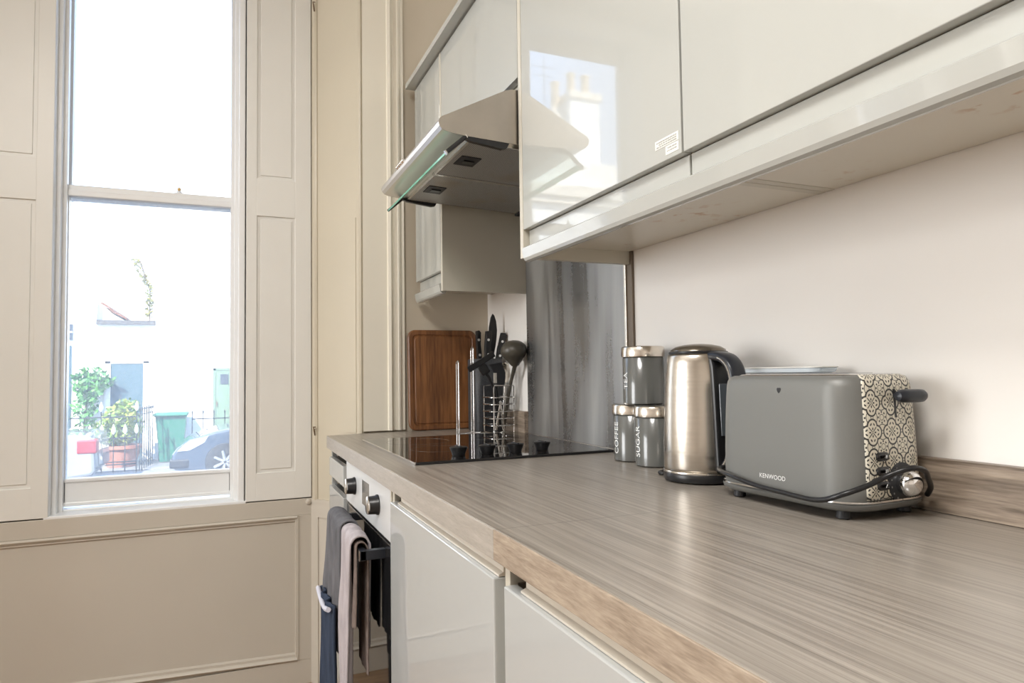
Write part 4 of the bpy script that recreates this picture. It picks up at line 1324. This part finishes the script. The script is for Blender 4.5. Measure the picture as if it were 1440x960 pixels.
def leaves(mb, n, fn, size, seed):
    rnd = random.Random(seed)
    for _ in range(n):
        p = Vector(fn(rnd))
        a = Vector((rnd.uniform(-1, 1), rnd.uniform(-1, 1), rnd.uniform(-1, 1))).normalized()
        b_ = a.orthogonal().normalized()
        b_ = (Matrix.Rotation(rnd.uniform(0, 6.28), 3, a) @ b_)
        sz = size * rnd.uniform(.6, 1.3)
        c = a.cross(b_)
        mb.quad(p - b_ * sz, p + c * sz * .45, p + b_ * sz, p - c * sz * .45)
    return mb
def ball(cx, cy, cz, rx, ry, rz):
    def f(r):
        while True:
            v = Vector((r.uniform(-1, 1), r.uniform(-1, 1), r.uniform(-1, 1)))
            if .35 < v.length < 1: return (cx + v.x * rx, cy + v.y * ry, cz + v.z * rz)
    return f
PY_ = 16.9
t = thing('potted_bush', 'bushy yellow-green shrub in a terracotta pot outside the window', 'potted plant', (-2.0, PY_, GZ))
MB().lathe([(.27, 0), (.36, .38), (.40, .39), (.40, .46), (.34, .46), (.32, .40)], (-1.98, PY_, GZ), 28).build('pot', M['terracotta'], t)
b = MB()
leaves(b, 700, ball(-1.98, PY_, .12, .42, .4, .46), .07, 1)
leaves(b, 260, ball(-2.25, PY_, -.08, .36, .35, .34), .065, 2)
leaves(b, 160, ball(-1.88, PY_, .48, .26, .25, .2), .06, 3)
b.build('foliage', M['leaf'], t, normals=False)
MB().tube([(-1.98, PY_, GZ + .4), (-1.94, PY_, .3)], .03, 6).tube([(-1.98, PY_, GZ + .4), (-2.2, PY_, .1)], .02, 6).build('stem', M['stem'], t)
t = thing('wall_creeper', 'green creeper hanging on the white wall beside the blue door', 'climbing plant', (-2.85, 17.8, GZ))
b = MB()
leaves(b, 420, ball(-2.72, 17.75, 1.02, .36, .2, .38), .075, 5)
leaves(b, 260, ball(-2.80, 17.75, .45, .26, .18, .5), .07, 6)
leaves(b, 70, ball(-2.38, 17.75, 1.05, .18, .12, .14), .06, 7)
b.build('foliage', M['leaf2'], t, normals=False)
MB().tube([(-2.86, 17.8, GZ), (-2.80, 17.82, .4), (-2.74, 17.8, 1.1)], .025, 6).build('stem', M['stem'], t)
MB().lathe([(.20, 0), (.27, .3), (.29, .31), (.29, .36), (.24, .36)], (-2.86, 17.6, GZ), 20).build('pot', M['terracotta'], t)
t = thing('hanging_vine', 'yellowing vine trailing down the corner of the tall white house', 'climbing plant', (-1.5, 18.6, 2.44))
b = MB()
def vine(r):
    z = r.uniform(2.56, 3.95)
    return (-1.60 - max(0, z - 3.25) * .45 + r.uniform(-.09, .07), 18.4 + r.uniform(-.1, .1), z)
leaves(b, 220, vine, .055, 11)
b.build('foliage', M['leaf3'], t, normals=False)
MB().tube([(-1.60, 18.4, 2.45), (-1.60, 18.4, 3.2), (-1.82, 18.4, 3.9)], .015, 6).build('stem', M['stem'], t)

t = thing('wheelie_bin', 'green wheelie bin standing against the white house wall', 'bin', (-1.05, 17.4, GZ))
YB_ = 17.15
b = MB()
b.loft([[(-1.27, YB_, GZ + .02), (-.83, YB_, GZ + .02), (-.83, YB_ + .5, GZ + .02), (-1.27, YB_ + .5, GZ + .02)], [(-1.36, YB_ - .06, .24), (-.74, YB_ - .06, .24), (-.74, YB_ + .6, .24), (-1.36, YB_ + .6, .24)]])
b.build('bin_body', M['bin'], t)
b = MB(); b.box(-1.40, -.70, YB_ - .10, YB_ + .64, .245, .32, .03); b.tube([(-1.38, YB_ - .10, .27), (-.72, YB_ - .10, .27)], .03, 8); b.build('bin_lid', M['bin'], t)
for x in (-1.3, -.8):
    MB().lathe([(.1, -.03), (.1, .03)], (x, YB_ + .5, GZ + .1), 18, True, (1, 0, 0)).build('wheel', M['tyre'], t)

def railing(label, x0, x1, y0, y1, z0, z1, n, tips, rails):
    t = thing('iron_railing', label, 'railing', (x0, y0, GZ))
    P = lambda s, z: (x0 + (x1 - x0) * s, y0 + (y1 - y0) * s, z)
    for z in rails:
        MB().tube([P(0, z), P(1, z)], .013, 6).build('rail', M['railing'], t)
    for k in range(n):
        s_ = k / (n - 1)
        bo = MB().tube([P(s_, z0), P(s_, z1)], .010, 6).build('bar', M['railing'], t)
        c = P(s_, z1)
        if tips:
            MB().lathe([(.012, 0), (.042, .05), (.036, .11), (.005, .20)], c, 8).build('spear_tip', M['tip'], bo)
        else:
            MB().lathe([(.012, 0), (.022, .03), (.004, .08)], c, 6).build('spear_tip', M['railing'], bo)
    return t
railing('black railing with white spear tips in front of the potted bush', -2.42, -1.60, 15.9, 15.9, GZ, -.02, 5, True, (GZ + .15, -.10))
railing('taller black railing beside the creeper, topped with white spear tips', -2.95, -1.65, 16.4, 16.4, GZ, .42, 3, True, (GZ + .15, .30))
railing('dense black gate railing between the bush and the green bin', -1.54, -1.40, 15.9, 17.0, GZ, .44, 7, False, (GZ + .15, .36))
railing('thin black railing along the tall house, above the dark car', -.62, 1.2, 17.2, 17.2, GZ, .28, 9, False, (GZ + .15, .16))

def car(label, x0, flip, y, paint, tail=False):
    """x0 = the end we see; the car runs away from it in direction flip"""
    t = thing('parked_car', label, 'car', (x0 + flip * 2.0, y, GZ))
    g = GZ
    prof = [(0, .28), (.02, .50), (.10, .62), (.30, .76), (.75, .90), (1.15, .96), (1.75, 1.38), (2.1, 1.46), (2.9, 1.46), (3.5, 1.30), (4.0, .98), (4.15, .80), (4.2, .30), (4.1, .22), (3.6, .20), (.4, .18), (.08, .22)]
    if tail:
        prof = [(0, .30), (.02, .66), (.05, .86), (.20, .92), (.95, .96), (1.6, 1.36), (2.6, 1.38), (3.2, .98), (4.0, .86), (4.3, .60), (4.35, .28), (4.0, .20), (.4, .18), (.06, .22)]
    b = MB(); b.prism([(x0 + flip * a, g + z) for a, z in prof], 1, y, y + 1.7, .05); b.build('car_body', M[paint], t)
    w = [(1.30, .98), (1.80, 1.34), (2.2, 1.40), (2.85, 1.40), (3.3, 1.24), (3.6, 1.0)] if not tail else [(1.15, .98), (1.68, 1.30), (2.55, 1.32), (3.05, 1.0)]
    MB().prism([(x0 + flip * a, g + z) for a, z in w], 1, y - .012, y + .03).build('side_window', M['carglass'], t)
    for wx in ((.90, 3.35) if not tail else (.80, 3.5)):
        wo = MB().lathe([(.22, -.02), (.33, .0), (.345, .05), (.345, .2), (.30, .22)], (x0 + flip * wx, y - .03, g + .335), 32, True, (0, 1, 0)).build('wheel', M['tyre'], t)
        m = MB()
        m.lathe([(.05, -.045), (.05, -.03)], (x0 + flip * wx, y - .02, g + .335), 16, True, (0, 1, 0))
        for q in range(7):
            a = 2 * PI * q / 7
            m.tube([(x0 + flip * wx, y - .055, g + .335), (x0 + flip * wx + .21 * math.cos(a), y - .055, g + .335 + .21 * math.sin(a))], .028, 6)
        m.build('hub', M['alloy'], wo)
    if tail:
        MB().box(x0 + min(0, flip * .30) + (.02 if flip < 0 else -.02), x0 + max(0, flip * .30) + (.02 if flip < 0 else -.02), y - .02, y + .25, g + .60, g + .84, .03).build('tail_lamp', M['tail'], t)
    else:
        MB().prism([(x0 + flip * a, g + z) for a, z in ((.10, .56), (.22, .68), (.62, .82), (.55, .70), (.30, .57))], 1, y - .015, y + .2).build('headlamp', M['lampglass'], t)
        MB().box(x0 + min(flip * -.02, flip * .3), x0 + max(flip * -.02, flip * .3), y - .02, y + 1.72, g + .26, g + .42, .03).build('bumper', M['railing'], t)
    return t
car('dark blue-grey car parked outside, seen bonnet first at the sash window corner', -.84, 1, 13.7, 'carblue')
car('pale car with red tail lamp parked outside, by the left window jamb', -2.00, -1, 13.7, 'carwhite', True)

# ------------------------------------------------------------------- lights
wld = bpy.data.worlds.new('sky')
S.world = wld
wld.use_nodes = True
nt = wld.node_tree
bg = nt.nodes['Background']
tc = nt.nodes.new('ShaderNodeTexCoord')
sp = nt.nodes.new('ShaderNodeSeparateXYZ'); nt.links.new(tc.outputs['Generated'], sp.inputs[0])
cr = nt.nodes.new('ShaderNodeValToRGB'); e = cr.color_ramp.elements
e[0].position = 0.0; e[0].color = (.74, .84, 1, 1); e[1].position = .6; e[1].color = (.36, .57, 1, 1)
nt.links.new(V(nt, sp.outputs[2]).mx(0.0).k, cr.inputs[0])
nt.links.new(cr.outputs[0], bg.inputs[0])
bg.inputs[1].default_value = 3.4

def light(name, kind, loc, direction, power, color=(1, 1, 1), **kw):
    l = bpy.data.lights.new(name, kind)
    l.energy = power; l.color = color
    for a, b_ in kw.items(): setattr(l, a, b_)
    o = bpy.data.objects.new(name, l); C.objects.link(o)
    o.location = loc
    o.rotation_euler = Vector(direction).to_track_quat('-Z', 'Y').to_euler()
    return o
light('sun', 'SUN', (0, 0, 10), (.45, .62, -.70), 15.0, (1, .95, .87), angle=.01)
light('side_fill', 'AREA', (XL + .10, 1.5, 1.6), (1, -.15, 0), 74, (.97, .985, 1), shape='RECTANGLE', size=1.5, size_y=1.6)  # added fill from the left, set at the made-up window
light('ceiling_fill_area', 'AREA', (-.9, .0, CEIL - .115), (0, 0, -1), 60, (1, .975, .94), shape='DISK', size=1.0)  # added soft fill, like light bounced off the ceiling
for w in (W1, W2):
    light('window_portal', 'AREA', (w, 2.83, 1.65), (0, -1, 0), 1, shape='RECTANGLE', size=.56, size_y=2.0).data.cycles.is_portal = True

# ------------------------------------------------------------------- camera
cam = bpy.data.cameras.new('camera')
co = bpy.data.objects.new('camera', cam); C.objects.link(co)
yaw, pit, rol = math.radians(22.9756), math.radians(2.6387), math.radians(-.8209)
fw = Vector((math.sin(yaw) * math.cos(pit), math.cos(yaw) * math.cos(pit), math.sin(pit)))
r = Vector((math.cos(yaw), -math.sin(yaw), 0)); u = r.cross(fw)
r2 = r * math.cos(rol) + u * math.sin(rol); u2 = -r * math.sin(rol) + u * math.cos(rol)
mw = Matrix((r2, u2, -fw)).transposed().to_4x4()
mw.translation = Vector((0, 0, 1.099))
co.matrix_world = mw
cam.sensor_width = 36
cam.lens = 962.085 * 36 / 1440
cam.clip_start = .02
S.camera = co

S.view_settings.view_transform = 'Standard'
S.view_settings.look = 'None'
S.view_settings.gamma = 1
S.view_settings.use_curve_mapping = False
S.view_settings.exposure = 0.24
S.cycles.max_bounces = 10
S.cycles.diffuse_bounces = 5
S.cycles.glossy_bounces = 5
S.cycles.transparent_max_bounces = 12
S.cycles.sample_clamp_indirect = 6
S.cycles.caustics_reflective = False
